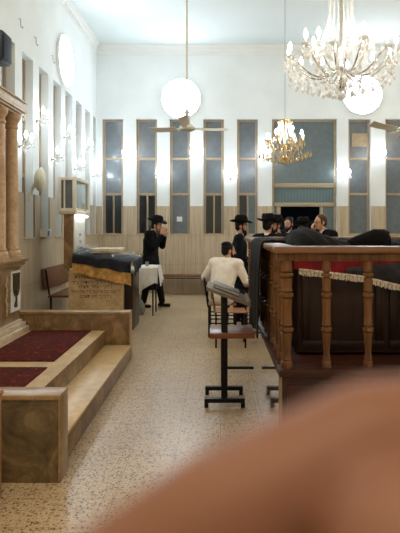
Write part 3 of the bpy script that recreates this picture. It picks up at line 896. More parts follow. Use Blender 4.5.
# tablet with lit inscription
tx = -2.165
MB().box(tx - .16, tx - .012, 8.55, 9.28, .931, 1.76, .004).build('tablet_core', M['marble_brown'], am, world=True)
MB().box(tx - .0119, tx, 8.56, 9.27, .94, 1.755, .002).build('tablet_face', M['white_stone'], am, world=True)
mb = MB().box(tx - .22, tx + .03, 8.5, 9.32, 1.761, 1.8, .005)
mb.build('tablet_cap', M['entab'], am, world=True)
MB().tube([(tx + .035, 8.56, 1.735), (tx + .035, 9.25, 1.735)], .016, 10).build('tube_lamp', M['tube'], am, world=True)
def text(body, size, loc, rot, mat, parent, name, depth=.002, width=None, align='CENTER'):
    cu = bpy.data.curves.new(name, 'FONT'); cu.body = body; cu.size = size; cu.align_x = align; cu.extrude = depth
    o = bpy.data.objects.new(name, cu); C.objects.link(o)
    bpy.context.view_layer.update()
    dg = bpy.context.evaluated_depsgraph_get()
    me = bpy.data.meshes.new_from_object(o.evaluated_get(dg))
    bpy.data.objects.remove(o)
    if width and len(me.vertices):
        xs = [v.co.x for v in me.vertices]; k = width / max(1e-4, max(xs) - min(xs))
        me.transform(Matrix.Diagonal((k, 1, 1, 1)))
    me.transform(Matrix.Translation(V(loc)) @ Euler(rot).to_matrix().to_4x4())
    if parent is not None: me.transform(Matrix.Translation(-V(parent.location)))
    me.materials.clear(); me.materials.append(mat)
    ob = bpy.data.objects.new(name, me); C.objects.link(ob); ob.parent = parent
    return ob
def heb(s): return s[::-1]
axc = (ax0 + ax1) / 2
for s_, py, w in (('לזכר נשמת', 278.5, .62), ('היקר הרב יהודה ב׳ר', 284, .7), ('נ׳ל׳ב׳ י׳ אלול תשמ׳ו', 288.2, .48), ('ר׳ אברהם אליעזר ב׳ר אליהו ז׳ל', 293, .72), ('נ׳ל׳ב׳ כ׳ סיון תשכ׳ב', 297.8, .46)):
    text(heb(s_), .072, (axc, AY - .001, AZ(py, AY)), (R(90), 0, 0), M['engrave'], am, 'inscription_line', .0015, w)
for s_, z, w in (('פ׳נ', 1.42, .12), ('זכר', 1.31, .16), ('לצדיק', 1.2, .3), ('לברכה עולם', 1.09, .46)):
    text(heb(s_), .07, (tx + .0015, 8.92, z), (R(90), 0, R(90)), M['engrave'], am, 'inscription_line', .001, w)

# cabinet on the tablet
cb = thing('display_cabinet', 'cream glazed memorial cabinet standing on top of the white tablet', 'cabinet', (-2.3, 8.9, 1.83))
c0, c1, cy0, cy1, cz0, cz1 = AX(57.5, 8.5), -2.13, 8.5, 9.42, 1.802, 2.33
def framebox(mb, x0, x1, y0, y1, z0, z1, t):
    for x in (x0, x1 - t):
        for y in (y0, y1 - t): mb.box(x, x + t, y, y + t, z0, z1, .003)
    for z in (z0, z1 - t):
        for y in (y0, y1 - t): mb.box(x0 + t, x1 - t, y, y + t, z, z + t, .003)
        for x in (x0, x1 - t): mb.box(x, x + t, y0 + t, y1 - t, z, z + t, .003)
mb = MB(); framebox(mb, c0, c1, cy0, cy1, cz0, cz1, .05)
mb.box(c0 + .05, c1 - .05, cy0 + .05, cy1 - .05, cz0, cz0 + .03).box(c0, c0 + .015, cy0 + .05, cy1 - .05, cz0 + .05, cz1 - .05)
mb.box(c0 + .05, c1 - .05, cy0 + .05, cy1 - .05, cz1 - .03, cz1)
mb.box(c0 + .09, c0 + .11, cy0 + .01, cy0 + .03, cz0 + .05, cz1 - .05)
mb.build('carcass', M['cabinet_white'], cb, world=True)
MB().box(c0 + .05, c1 - .05, cy0 + .035, cy0 + .041, cz0 + .05, cz1 - .05).build('pane', M['frost'], cb, world=True)
MB().box(c1 - .03, c1 - .024, cy0 + .05, cy1 - .05, cz0 + .05, cz1 - .05).build('pane', M['pane'], cb, world=True)
MB().box(c1 - .0239, c1 + .012, (cy0 + cy1) / 2 + .08, (cy0 + cy1) / 2 + .14, cz0 + .012, cz0 + .04, .004).build('latch', M['gold'], cb, world=True)

# cover on the prayer stand
cv = thing('stand_cover', 'navy and gold cloth cover wrapped in clear plastic on the stone prayer stand', 'cloth cover', (-1.7, 8.7, .95))
gx0, gx1 = AX(72, 8.22), AX(131, 8.22)
def ztop(u): return AZ(253.5, 8.24) - u * .13
def cover(v0, v1, off, m, nm, ph):
    mb = MB()
    def f(u, v):
        x = gx0 + (gx1 - gx0) * u
        # v: 0 back edge, .6 front edge top, 1 lower hem
        t = v0 + (v1 - v0) * v
        zt = ztop(u)
        if t < .6:
            y = 9.15 - (9.15 - 8.24) * t / .6; z = zt + .035 - .04 * (t / .6)
        else:
            s = (t - .6) / .4
            y = 8.24 - .03 * math.sin(s * 2) + .012 * math.sin(u * 23 + ph); z = zt - .005 - s * (.25 + .07 * u)
        w = .012 * math.sin(u * 17 + t * 5 + ph)
        return V((x, y - off, z + w * .6 + off))
    mb.grid(f, 48, 22, .006)
    return mb.build(nm, m, cv, smooth=80, world=True)
cover(.0, .8, .0, M['navy_velvet'], 'navy_cloth', 0)
cover(.55, 1.0, -.02, M['gold_cloth'], 'gold_hem', 0)
# right end of the cover turned over the side
mb = MB()
def fside(u, v):
    y = 8.26 + .85 * u
    s = v
    return V((gx1 + .015 + .035 * math.sin(s * 2.2) + .012 * math.sin(u * 20), y, ztop(1) + .0 + .035 * u - s * (.2 - .08 * u)))
mb.grid(fside, 24, 10, .006)
mb.build('side_flap', M['navy_velvet'], cv, smooth=80, world=True)
mb = MB()
mb.box(gx0 + .2, gx1 - .22, 8.5, 9.0, 1.17, 1.238, .01, None)
b = mb.build('top_board', M['cream_board'], cv, world=True)
def fplastic(u, v):
    x = gx0 - .04 + (gx1 - gx0 + .14) * u
    zt = ztop(min(1, u))
    if v < .55: y = 9.1 - (9.1 - 8.2) * v / .55; z = zt + .1 - .07 * (v / .55)
    else:
        s = (v - .55) / .45; y = 8.2 - .035 * s + .02 * math.sin(u * 31); z = zt + .03 - s * (.29 + .06 * u)
    return V((x, y - .035, z + .018 * math.sin(u * 37 + v * 9) + .014 * math.sin(u * 13 - v * 17)))
MB().grid(lambda u, v: fplastic(u, v) + V((0, random.uniform(-.012, .0), random.uniform(.0, .016))), 34, 20).build('plastic_sheet', M['film'], cv, smooth=False, world=True)

# ------------------------------------------------------------------ small table with white cloth
tb = thing('small_table', 'small table on black legs under a white cloth behind the prayer stand', 'table', (-1.25, 10.15, 0))
T0, T1, TY0, TY1, TZ = AX(129, 9.9), AX(157, 9.9), 9.85, 10.4, AZ(267, 9.9)
MB().box(T0, T1, TY0, TY1, TZ - .03, TZ, .004).build('tabletop', M['bench_wood'], tb, world=True)
for x in (T0 + .03, T1 - .07):
    for y in (TY0 + .03, TY1 - .03): MB().bar((x, y, .001), (x, y, TZ - .031), .025).build('leg', M['black_metal'], tb, world=True)
tc = thing('tablecloth', 'white cloth hanging in a point over the small table by the standing man', 'tablecloth', ((T0 + T1) / 2, TY0, TZ))
def ftc(u, v):
    x = T0 - .015 + (T1 - T0 + .03) * u
    if v < .4: return V((x, TY1 + .01 - (TY1 - TY0 + .025) * v / .4, TZ + .004 + .002 * math.sin(u * 20)))
    s = (v - .4) / .6
    L = .62 - .42 * abs(u - .08) ** .8 + .1 * max(0, u - .85) * 4
    return V((x + .02 * s * math.sin(u * 9), TY0 - .015 - .02 * s - .018 * s * (1 + math.sin(u * 26)), TZ + .003 - s * L))
MB().grid(ftc, 44, 26, .003).build('cloth', M['linen'], tc, smooth=80, world=True)
def ftr(u, v):
    y = TY0 - .01 + (TY1 - TY0 + .02) * u
    return V((T1 + .016 + .05 * v + .015 * v * math.sin(u * 18), y, TZ + .004 - v * (.34 - .12 * u)))
MB().grid(ftr, 24, 12, .003).build('side_drop', M['linen'], tc, smooth=80, world=True)
p = AT(133.5, 266, 9.95); p.z = TZ + .006
bt = thing('bottle', 'pale green bottle with white cap standing on the white cloth beside the cup', 'bottle', p)
MB().lathe([(0, 0), (.035, .001), (.037, .02), (.037, .13), (.03, .17), (.014, .2), (.014, .24), (0, .241)], p, 16).build('body', M['bottle_green'], bt, world=True)
MB().lathe([(.016, .215), (.016, .25), (0, .251)], p, 12).build('cap', M['cap'], bt, world=True)
p = AT(147, 267, 9.97); p.z = TZ + .006
cu = thing('drinking_cup', 'clear plastic cup of amber drink on the white tablecloth', 'cup', p)
MB().lathe([(.024, 0), (.034, .085), (.032, .085), (.023, .004)], p, 16).build('cup_wall', M['pane'], cu, world=True)
MB().lathe([(0, .005), (.0225, .0051), (.028, .05), (0, .0501)], p, 16).build('drink', M['amber'], cu, world=True)
p = AT(138, 314, 10.0); p.z = .001
mb = MB().lathe([(0, 0), (.1, .005), (.13, .08), (.12, .18), (.06, .27), (.03, .3), (.05, .36), (0, .34)], p, 18, None, 1, .8)
for v in mb.bm.verts:
    v.co += V((random.uniform(-.012, .012), random.uniform(-.012, .012), random.uniform(-.006, .006) if v.co.z > .02 else 0))
recenter(tag(mb.build('plastic_bag', M['plastic_bag'], smooth=70), 'grey plastic bag on the floor under the small white table', 'bag'))

# ------------------------------------------------------------------ raised reading platform (bimah)
BX0, BX1, BY0, BY1, BZ = .36, 3.5, 3.2, 6.6, .72
RZ0, RZ1 = 1.405, 1.445
bi = thing('reading_platform', 'raised wooden reading platform with turned balusters and polished stone side', 'platform', (1.9, 4.9, 0))
MB().box(BX0 + .02, BX1, BY0 + .02, BY1, .001, BZ - .02, .004).build('base', M['dark_base'], bi, world=True)
MB().box(BX0, BX0 + .0199, BY0 + .02, BY1, .001, BZ - .0201).build('stone_side', M['polished'], bi, world=True)
mb = MB()
for i in range(8):
    x = BX0 + .05 + i * .39
    mb.box(x, x + .36, BY0 + .004, BY0 + .0199, .06, BZ - .07, .004)
mb.box(BX0 + .02, BX1, BY0 - .01, BY0 + .0199, .001, .055, .004)
mb.build('front_panelling', M['dark_base'], bi, world=True)
MB().box(BX0 + .0, BX1 + .01, BY0 - .015, BY0 + .13, BZ - .0199, BZ + .02, .006).box(BX0 - .0, BX0 + .12, BY0 + .1301, BY1, BZ - .0199, BZ + .02, .006).build('sill_board', M['dark_base'], bi, world=True)
MB().box(BX0 - .03, BX1 + .02, BY0 - .025, BY0 + .125, RZ0, RZ1, .01).build('top_rail', M['rail_wood'], bi, world=True)
MB().box(BX0 - .03, BX0 + .11, BY0 + .126, BY1 + .02, RZ0, RZ1, .01).build('top_rail', M['rail_wood_y'], bi, world=True)
MB().box(BX0 + .111, BX1 + .02, BY1 - .1, BY1 + .02, RZ0, RZ1, .01).build('top_rail', M['rail_wood'], bi, world=True)
MB().box(BX0 - .01, BX1 + .0, BY0 + .02, BY0 + .085, RZ0 - .045, RZ0 - .001, .004).build('under_rail', M['bimah_wood'], bi, world=True)
h_ = RZ0 - .0 - (BZ + .021)
def bprof(s=1.0):
    z0 = BZ + .021
    P = [(.026, 0), (.026, .05), (.021, .06), (.024, .075), (.021, .09), (.017, .13), (.021, .22), (.0265, .3), (.018, .308), (.018, .314), (.03, .32), (.031, .335), (.03, .35), (.018, .356), (.018, .362), (.0265, .37),
         (.023, .45), (.024, .56), (.027, .6), (.018, .608), (.018, .614), (.03, .62), (.0315, .635), (.03, .65), (.018, .656), (.018, .662), (.027, .67), (.024, .7), (.0265, .78), (.018, .786), (.018, .792), (.03, .798), (.031, .81), (.03, .822), (.018, .828), (.018, .834), (.026, .842), (.026, .94), (.026, 1)]
    return [(r * s, z0 + t * (RZ0 - .001 - z0)) for r, t in P]
bal0 = MB().lathe(bprof(), (0, 0, 0), 14).build('baluster', M['bimah_wood'])
bal0.parent = bi
def put_bal(o, x, y):
    o.location = V((x, y, 0)) - V(bi.location); return o
corner0 = MB().lathe(bprof(1.3), (0, 0, 0), 16).build('corner_post', M['bimah_wood'], bi)
put_bal(corner0, BX0 + .05, BY0 + .055)
for x, y in ((BX1 - .04, BY0 + .055), (BX0 + .05, BY1 - .04), (BX1 - .04, BY1 - .04)):
    c = corner0.copy(); C.objects.link(c); put_bal(c, x, y)
put_bal(bal0, AX(326.5, BY0 + .055), BY0 + .055)
for i in range(1, 12):
    c = bal0.copy(); C.objects.link(c); put_bal(c, AX(326.5 + 41.5 * i, BY0 + .055), BY0 + .055)
for i in range(1, 14):
    c = bal0.copy(); C.objects.link(c); put_bal(c, BX0 + .05, BY0 + .055 + .235 * i)
for i in range(1, 12):
    c = bal0.copy(); C.objects.link(c); put_bal(c, BX0 + .05 + .255 * i, BY1 - .04)

# reading table inside
TX0, TX1, TYF, TYB = .545, 2.9, 3.74, 5.5
rt = thing('reading_table', 'large dark wood panelled reading table inside the railed platform', 'table', (1.7, 4.6, BZ))
mb = MB().box(TX0, TX1, TYF, TYB, BZ + .0, 1.33)
mb.build('body', M['dark_wood'], rt, world=True)
for i in range(4):
    x = TX0 + .03 + i * .58
    mb = MB()
    for a, b, c, d in ((0, .54, 0, .05), (0, .54, .5, .56), (0, .05, .0501, .4999), (.49, .54, .0501, .4999)):
        mb.box(x + a, x + b, TYF - .018, TYF - .001, BZ + .03 + c, BZ + .03 + d, .003)
    mb.build('panel_frame', M['dark_wood'], rt, world=True)
MB().box(TX0 - .02, TX1 + .02, TYF - .02, TYB + .02, 1.3301, 1.36, .005).build('tabletop', M['dark_wood'], rt, world=True)
vc = thing('table_cover', 'crimson velvet table cover with a dark overlay and silver fringe on the reading table', 'cloth cover', (1.7, 3.7, 1.362))
YV = TYF - .035
def zf(x):
    px = VX + x * F / YV
    pts = [(285, 268), (303, 270), (330, 273), (360, 276.5), (400, 286), (440, 292), (700, 292)]
    for (a, b), (c, d) in zip(pts, pts[1:]):
        if a <= px <= c: return AZ(b + (d - b) * (px - a) / (c - a), YV)
    return AZ(268 if px < 285 else 292, YV)
def fv(u, v):
    x = TX0 - .03 + (TX1 - TX0 + .06) * u
    if v < .3: return V((x, TYB + .02 - (TYB + .02 - YV) * v / .3, 1.366 + .002 * math.sin(x * 30)))
    s = (v - .3) / .7
    return V((x, YV - .008 * math.sin(x * 34) * s - .006 * math.sin(x * 71 + 1) * s, 1.366 - s * (1.366 - zf(x))))
MB().grid(fv, 130, 16, .004).build('velvet', M['velvet_red'], vc, smooth=80, world=True)
def fo(u, v):
    x = .86 + 2.0 * u
    zt = AZ(268 - 5.5 * math.sin(min(1, u * 5) * 1.5), YV) - .0
    return V((x, YV - .02 - .007 * math.sin(x * 41) - .01 * math.sin(v * 3), zt + (zf(x) + .004 - zt) * v))
MB().grid(fo, 100, 10, .003).build('dark_overlay', M['velvet_dark'], vc, smooth=80, world=True)
mb = MB()
x = TX0 + .0
k = 0
while x < TX1:
    z = zf(x); L = .034 + random.uniform(-.005, .005)
    mb.box(x, x + .0065, YV - .034 + .003 * (k % 3), YV - .031 + .003 * (k % 3), z - L, z + .004); x += .0085; k += 1
mb.grid(lambda u, v: V((TX0 + (TX1 - TX0) * u, YV - .036, zf(TX0 + (TX1 - TX0) * u) - .002 + .012 * v)), 90, 1, .003)
mb.build('fringe', M['fringe'], vc, smooth=False, world=True)

# coats -----------------------------------------------------------------
def nz(x, y, s=0): return math.sin(x * 9.1 + s) * math.sin(y * 7.3 + 1.7 * s) * .5 + .3 * math.sin(x * 21 + y * 17 + s) + .2 * math.sin(x * 37 - y * 29 + s)
path = [(.492, 1.43), (.482, 1.462), (.41, 1.466), (.335, 1.462), (.312, 1.43), (.305, 1.3), (.3, 1.1), (.302, .95), (.3, .76)]
def fcoat(u, v):
    t = v * (len(path) - 1); i = min(int(t), len(path) - 2); f = t - i
    X = path[i][0] + (path[i + 1][0] - path[i][0]) * f
    Z = path[i][1] + (path[i + 1][1] - path[i][1]) * f
    hang = max(0, (1.43 - Z)) if v > .4 else 0
    ya, yb = 3.92 + .1 * hang, 4.95 + .1 * hang
    y = ya + (yb - ya) * u
    X -= min(hang, .3) * .02 * (1 + math.sin(u * 19 + 2 * hang)) * .5 + .006 * math.sin(u * 43) * min(1, hang * 5)
    if hang > .5: Z += .05 * math.sin(u * 5)
    return V((X, y, Z + (.006 * nz(u * 4, v * 3) if v < .45 else 0)))
recenter(tag(MB().grid(fcoat, 50, 44, .008).build('black_coat', M['black_cloth'], smooth=80), 'long black coat draped over the left rail of the reading platform', 'coat'))
def heap(name, label, x0, x1, y0, y1, zb, hf, mat, seed):
    nu, nv = 60, 34
    bm = bmesh.new()
    def edge(u, v): return min(1, (1 - abs(2 * u - 1) ** 6)) ** .5 * min(1, (1 - abs(2 * v - 1) ** 4)) ** .5
    top = []; bot = []
    for i in range(nu + 1):
        tr = []; brw = []
        for j in range(nv + 1):
            u, v = i / nu, j / nv
            e = edge(u, v)
            x = x0 + (x1 - x0) * u + .012 * math.sin(v * 11 + seed); y = y0 + (y1 - y0) * v + .02 * math.sin(u * 13 + seed)
            z = zb + .012 + e * (hf(u, v) - zb) + e * .012 * nz(u * 3, v * 3, seed) + .008 * e * math.sin(u * 30 + 9 * v + seed)
            tr.append(bm.verts.new((x, y, max(z, zb + .01)))); brw.append(bm.verts.new((x, y, zb)))
        top.append(tr); bot.append(brw)
    for i in range(nu):
        for j in range(nv):
            bm.faces.new((top[i][j], top[i + 1][j], top[i + 1][j + 1], top[i][j + 1]))
            bm.faces.new((bot[i][j], bot[i][j + 1], bot[i + 1][j + 1], bot[i + 1][j]))
    for i in range(nu):
        bm.faces.new((top[i][0], bot[i][0], bot[i + 1][0], top[i + 1][0])); bm.faces.new((top[i][nv], top[i + 1][nv], bot[i + 1][nv], bot[i][nv]))
    for j in range(nv):
        bm.faces.new((top[0][j], top[0][j + 1], bot[0][j + 1], bot[0][j])); bm.faces.new((top[nu][j], bot[nu][j], bot[nu][j + 1], top[nu][j + 1]))
    bmesh.ops.recalc_face_normals(bm, faces=bm.faces[:])
    me = bpy.data.meshes.new(name); bm.to_mesh(me); bm.free(); me.materials.append(mat)
    me.polygons.foreach_set('use_smooth', [True] * len(me.polygons))
    o = bpy.data.objects.new(name, me); C.objects.link(o)
    tag(o, label, 'coat'); recenter(o); return o
def interp(pts, x):
    for (a, b), (c, d) in zip(pts, pts[1:]):
        if a <= x <= c: return b + (d - b) * (x - a) / (c - a)
    return pts[0][1] if x < pts[0][0] else pts[-1][1]
s1 = [(262, 243), (272, 240), (285, 236), (294, 231), (302, 229.5), (312, 232), (322, 237), (332, 240), (340, 242), (350, 246)]
heap('black_coat', 'black coat heaped in a mound on the reading table in front of the smiling men', AX(287, 4.1), AX(346, 4.2), 3.72, 4.7, 1.372,
     lambda u, v: AZ(interp(s1, 284 + 62 * u), 4.2) - .03 * (1 - math.sin(PI * v)), M['black_cloth'], 1)
recv = thing('rolled_coat', 'black coat rolled up on the reading table with its round end to the right', 'coat', (1.1, 4.15, 1.372))
pts = [(AX(347, 4.1) + .01, 4.1, 1.427), (AX(355, 4.1), 4.1, 1.436), (AX(366, 4.1), 4.09, 1.45), (AX(374, 4.1), 4.08, 1.463), (AX(382, 4.1), 4.07, 1.462), (AX(386, 4.1), 4.06, 1.455)]
mb = MB().tube(pts, [.034, .054, .07, .085, .084, .07], 24, .95)
for v in mb.bm.verts: v.co += V((0, 0, .004 * nz(v.co.x * 5, v.co.y * 9)))
mb.build('roll', M['black_cloth'], recv, smooth=60, world=True)
e = V(pts[-1])
mb = MB().tube([e + V((.002 + .0006 * i, math.cos(i * .5) * (.055 - .0017 * i), math.sin(i * .5) * (.055 - .0017 * i))) for i in range(28)], .006, 6)
mb.build('inner_fold', M['hat'], recv, world=True)
heap('black_coat', 'flat black coat lying behind the rolled coat at the right end of the reading table', AX(345, 4.4), AX(470, 4.4), 4.75, 5.4, 1.372,
     lambda u, v: 1.44 - .02 * u, M['navy_cloth'], 4)

# ------------------------------------------------------------------ near study lectern
st = thing('study_lectern', 'slanted wooden study lectern with shelf on two black T shaped legs in the aisle', 'lectern', (.08, 5.0, 0))
def zl(x): return 1.05 - (x + .077) * .375
LX0, LX1 = -.08, .275
MB().prism([(LX0, zl(LX0)), (LX1, zl(LX1)), (LX1, zl(LX1) - .03), (LX0, zl(LX0) - .03)], 4.74, 5.3, 'xz').build('desk_board', M['lectern_top'], st, world=True, smooth=False)
MB().prism([(LX1 - .001, zl(LX1) + .02), (LX1 + .02, zl(LX1) + .015), (LX1 + .02, zl(LX1) - .04), (LX1 - .001, zl(LX1) - .035)], 4.74, 5.3, 'xz').build('book_stop', M['lectern_top'], st, world=True, smooth=False)
for y in (4.845, 5.215):
    g = MB().box(.045, .1, y - .022, y + .022, .079, zl(.1) - .031, .003).build('leg', M['black_metal'], st, world=True)
    m_ = MB().box(-.1, .25, y - .022, y + .022, .042, .0785, .003)
    m_.box(-.1, -.065, y - .022, y + .022, .001, .0419, .002).box(.215, .25, y - .022, y + .022, .001, .0419, .002)
    m_.build('foot', M['black_metal'], st, world=True)
    if y < 5: MB().box(.1005, .325, y - .012, y + .012, .33, .352, .002).build('foot_rail', M['black_metal'], st, world=True)
MB().box(-.055, .33, 4.775, 4.822, .605, .652, .004).box(-.055, .33, 4.8221, 5.19, .63, .652, .003).build('shelf', M['shelf_wood'], st, world=True)
bk = thing('open_book', 'worn grey book lying on the slanted top of the study lectern', 'book', (.1, 5.05, zl(.1)))
th = math.atan(-.375)
mm = Matrix.Translation(V((.09, 5.06, zl(.09) + .003))) @ Matrix.Rotation(-th, 4, 'Y')
MB().box(-.12, .12, -.17, .17, .0, .006, .002, mm).box(-.12, .12, -.17, .17, .024, .03, .002, mm).box(-.122, -.114, -.17, .17, .006, .024, 0, mm).build('cover', M['book_grey'], bk, world=True)
MB().box(-.113, .112, -.163, .163, .0065, .0235, .001, mm).build('pages', M['page'], bk, world=True)

# ------------------------------------------------------------------ chairs in the aisle (facing the platform, +x)
def make_chair(back):
    t = thing('stacking_chair', 'x', 'chair', (0, 0, 0), 0, 'chairs along the aisle')
    MB().box(-.2, .2, -.2, .2, .45, .468, .008).build('seat', M['seat_wood'], t)
    for x in (-.19, .19):
        for y in (-.19, .19): MB().bar((x, y, .001), (x, y, .449), .024).build('leg', M['black_metal'], t)
    for y in (-.19, .19): MB().bar((-.18, y, .2), (.18, y, .2), .018).build('stretcher', M['black_metal'], t)
    MB().bar((-.19, -.17, .425), (-.19, .17, .425), .02).bar((.19, -.17, .425), (.19, .17, .425), .02).build('seat_rail', M['black_metal'], t)
    m2 = M['chrome'] if back == 'chrome' else M['black_metal']
    for y in (-.2, .2):
        MB().tube([(-.2, y, .43), (-.215, y, .52), (-.235, y, .66), (-.26, y, .8 if back == 'chrome' else .84)], .011, 8).build('back_upright', m2, t)
    MB().grid(lambda u, v: V((-.222 - .022 * math.sin(PI * u) - .02 * v, -.185 + .37 * u, (.62 if back == 'chrome' else .6) + (.16 if back == 'chrome' else .24) * v)), 12, 4, .012).build('backrest', M['bench_wood'], t)
    return t
c1 = make_chair('chrome'); c1.location = (.19, 7.42, 0)
c1['label'] = 'empty wooden chair with chrome back just beyond the study lectern'
c2 = make_chair('wood'); c2.location = (.09, 8.12, 0); c2['label'] = 'wooden chair with black legs under the seated man in the white shirt'
dup(c2, (.1, 8.83, 0), 0, 'brown wooden chair beyond the seated man in the white shirt')

# ------------------------------------------------------------------ people (local frame: facing +x, left = +y)
def std(**kw):
    J = dict(pelvis=(0, 0, .95), waist=(0, 0, 1.1), chest=(.0, 0, 1.28), neck=(.01, 0, 1.46), head=(.035, 0, 1.605))
    for s, n in ((1, 'L'), (-1, 'R')):
        J['sh' + n] = (0, s * .175, 1.4); J['el' + n] = (-.04, s * .235, 1.13); J['wr' + n] = (.1, s * .22, .9)
        J['hip' + n] = (0, s * .09, .92); J['kn' + n] = (.02, s * .1, .5); J['an' + n] = (-.01, s * .1, .09); J['toe' + n] = (.13, s * .12, .035)
    J.update(kw)
    return {k: V(v) for k, v in J.items()}
def torso(mb, J, add, low=True):
    def pair(c, w, r, fwd=0):
        return V(c) + V((fwd, w, 0)), V(c) + V((fwd, -w, 0)), r + add
    lv = [pair(J['pelvis'], .07, .105), pair(J['waist'], .06, .1), pair(J['chest'], .075, .108)]
    for (a, b, r), (c, d, q) in zip(lv, lv[1:]):
        mb.cap(a, r, c, q, 14); mb.cap(b, r, d, q, 14); mb.cap((a + b) / 2, r, (c + d) / 2, q, 14)
    mb.cap(J['shL'], .062 + add, J['shR'], .062 + add)
    c = J['chest']
    for n in 'LR':
        mb.cap(J['sh' + n], .066 + add, c.lerp(J['sh' + n], .3), .1 + add)
        mb.cap(J['sh' + n].lerp(J['neck'], .15), .06 + add, J['neck'] - V((0, 0, .02)), .05 + add * .6)
def hand(mb, w, d, pn, curl=.5, side=1):
    """w wrist, d direction of the fingers, pn palm normal"""
    w, d, pn = V(w), V(d).normalized(), V(pn).normalized()
    pn = (pn - d * pn.dot(d)).normalized(); sd = d.cross(pn) * side
    for k in (-.028, 0, .028): mb.cap(w + d * .015 + sd * k * .6, .017, w + d * .085 + sd * k, .0145, 8)
    for i, L in enumerate((.07, .08, .075, .058)):
        b = w + d * .085 + sd * (.03 - .02 * i)
        c = 0; p = b
        for seg in (.45, .32, .23):
            c += curl * .8
            q = p + (d * math.cos(c) + pn * math.sin(c)) * L * seg
            mb.cap(p, .0095, q, .0085, 8); p = q
    p = w + d * .03 + sd * .03
    q = p + (d * .7 + sd * .75 + pn * .3).normalized() * .04
    r = q + (d * .95 + sd * .2 + pn * (.3 + curl * .4)).normalized() * .032
    mb.cap(p, .0125, q, .0105, 8); mb.cap(q, .0105, r, .009, 8)
def person(label, loc, rz, J, look=(0, 0), coat='black', coat_len=.52, hat=True, hair='hair', beard=None, glasses=False, hands=None, kippah=False, shirt_collar=True, trousers=True):
    t = thing('person', label, 'person', loc, rz)
    hd = J['head']
    HM = Matrix.Translation(hd) @ Matrix.Rotation(look[0], 4, 'Z') @ Matrix.Rotation(look[1], 4, 'Y')   # pitch>0 = down
    mb = MB()
    torso(mb, J, -.012)
    mb.cap(J['neck'] - V((0, 0, .03)), .055, hd - V((.01, 0, .06)), .05)
    for n in 'LR':
        mb.cap(J['sh' + n], .05, J['el' + n], .04); mb.cap(J['el' + n], .04, J['wr' + n], .026)
        mb.cap(J['hip' + n], .085, J['kn' + n], .055); mb.cap(J['kn' + n], .055, J['an' + n], .038); mb.cap(J['an' + n], .036, J['an' + n].lerp(J['toe' + n], .6) + V((0, 0, .004)), .024)
        hh = (hands or {}).get(n)
        d = hh[0] if hh else (J['wr' + n] - J['el' + n]); pn = hh[1] if hh else (0, -1 if n == 'L' else 1, 0)
        hand(mb, J['wr' + n], d, pn, hh[2] if hh else .45, 1 if n == 'L' else -1)
    # head: cranium, jaw, brow, nose, ears
    P = lambda *p: HM @ V(p)
    rm = HM.to_3x3().to_4x4()
    mb.ball(P(-.01, 0, .025), (.094, .074, .092), 20, 14, rm)
    mb.ball(P(.02, 0, -.035), (.066, .058, .078), 18, 12, rm)
    mb.cap(P(.055, .02, -.08), .022, P(.055, -.02, -.08), .022)
    mb.cap(P(.076, -.03, .03), .012, P(.076, .03, .03), .012)
    mb.cap(P(.086, 0, .018), .009, P(.108, 0, -.022), .014)
    mb.cap(P(.092, .01, -.026), .009, P(.092, -.01, -.026), .009)
    for s in (1, -1): mb.ball(P(-.005, s * .075, -.005), (.02, .009, .032), 10, 8, rm)
    body = voxel(mb.build('body', M['skin'], t), .0065, 3)
    for s in (1, -1):
        ey = MB().ball(P(.076, s * .03, .008), (.011, .013, .009), 10, 8, rm).build('eye', M['eye'], t)
        MB().ball(P(.085, s * .03, .008), .0055, 8, 6).build('iris', M['iris'], ey)
        MB().cap(P(.086, s * .016, .032), .0045, P(.08, s * .045, .034), .0035, 8).build('eyebrow', M['hair'] if hair != 'hair_red' else M['hair_red'], t)
    MB().cap(P(.083, .02, -.058), .006, P(.083, -.02, -.058), .006, 8).build('mouth', M['lips'], t)
    # hair
    mb = MB().ball(P(-.024, 0, .04), (.094, .081, .09), 20, 14, rm).ball(P(-.05, 0, -.01), (.062, .07, .07), 16, 12, rm)
    for s in (1, -1): mb.cap(P(.02, s * .07, .03), .014, P(.018, s * .07, -.02), .009)
    voxel(mb.build('hair', M[hair], t), .008, 2)
    if beard:
        L = beard[1]
        mb = MB()
        for s in (1, -1):
            mb.cap(P(.018, s * .064, -.015), .012, P(.045, s * .05, -.075), .022)
            mb.cap(P(.045, s * .05, -.075), .024, P(.075, 0, -.098 - L * .3), .028)
            mb.cap(P(.086, s * .004, -.044), .006, P(.078, s * .034, -.06), .007)
        mb.cap(P(.072, 0, -.1), .03, P(.07 - L * .2, 0, -.1 - L), .02 if L > .03 else .024)
        voxel(mb.build('beard', M[beard[0]], t), .007, 2)
    if glasses:
        mb = MB()
        for s in (1, -1):
            mb.tube([P(.094, s * .032 + .021 * math.cos(a), .008 + .017 * math.sin(a)) for a in [2 * PI * i / 16 for i in range(17)]], .0022, 6)
            mb.tube([P(.092, s * .053, .012), P(.04, s * .075, .014), P(-.01, s * .08, .008)], .0022, 6)
        mb.tube([P(.095, -.011, .012), P(.099, 0, .014), P(.095, .011, .012)], .0022, 6)
        mb.build('glasses', M['hook'], t)
    if kippah:
        MB().lathe([(.078, .088), (.07, .107), (.045, .125), (.0, .133)], (0, 0, 0), 20, HM @ Matrix.Translation(V((-.03, 0, .004))) @ Matrix.Rotation(R(-14), 4, 'Y')).build('skullcap', M['hat'], t)
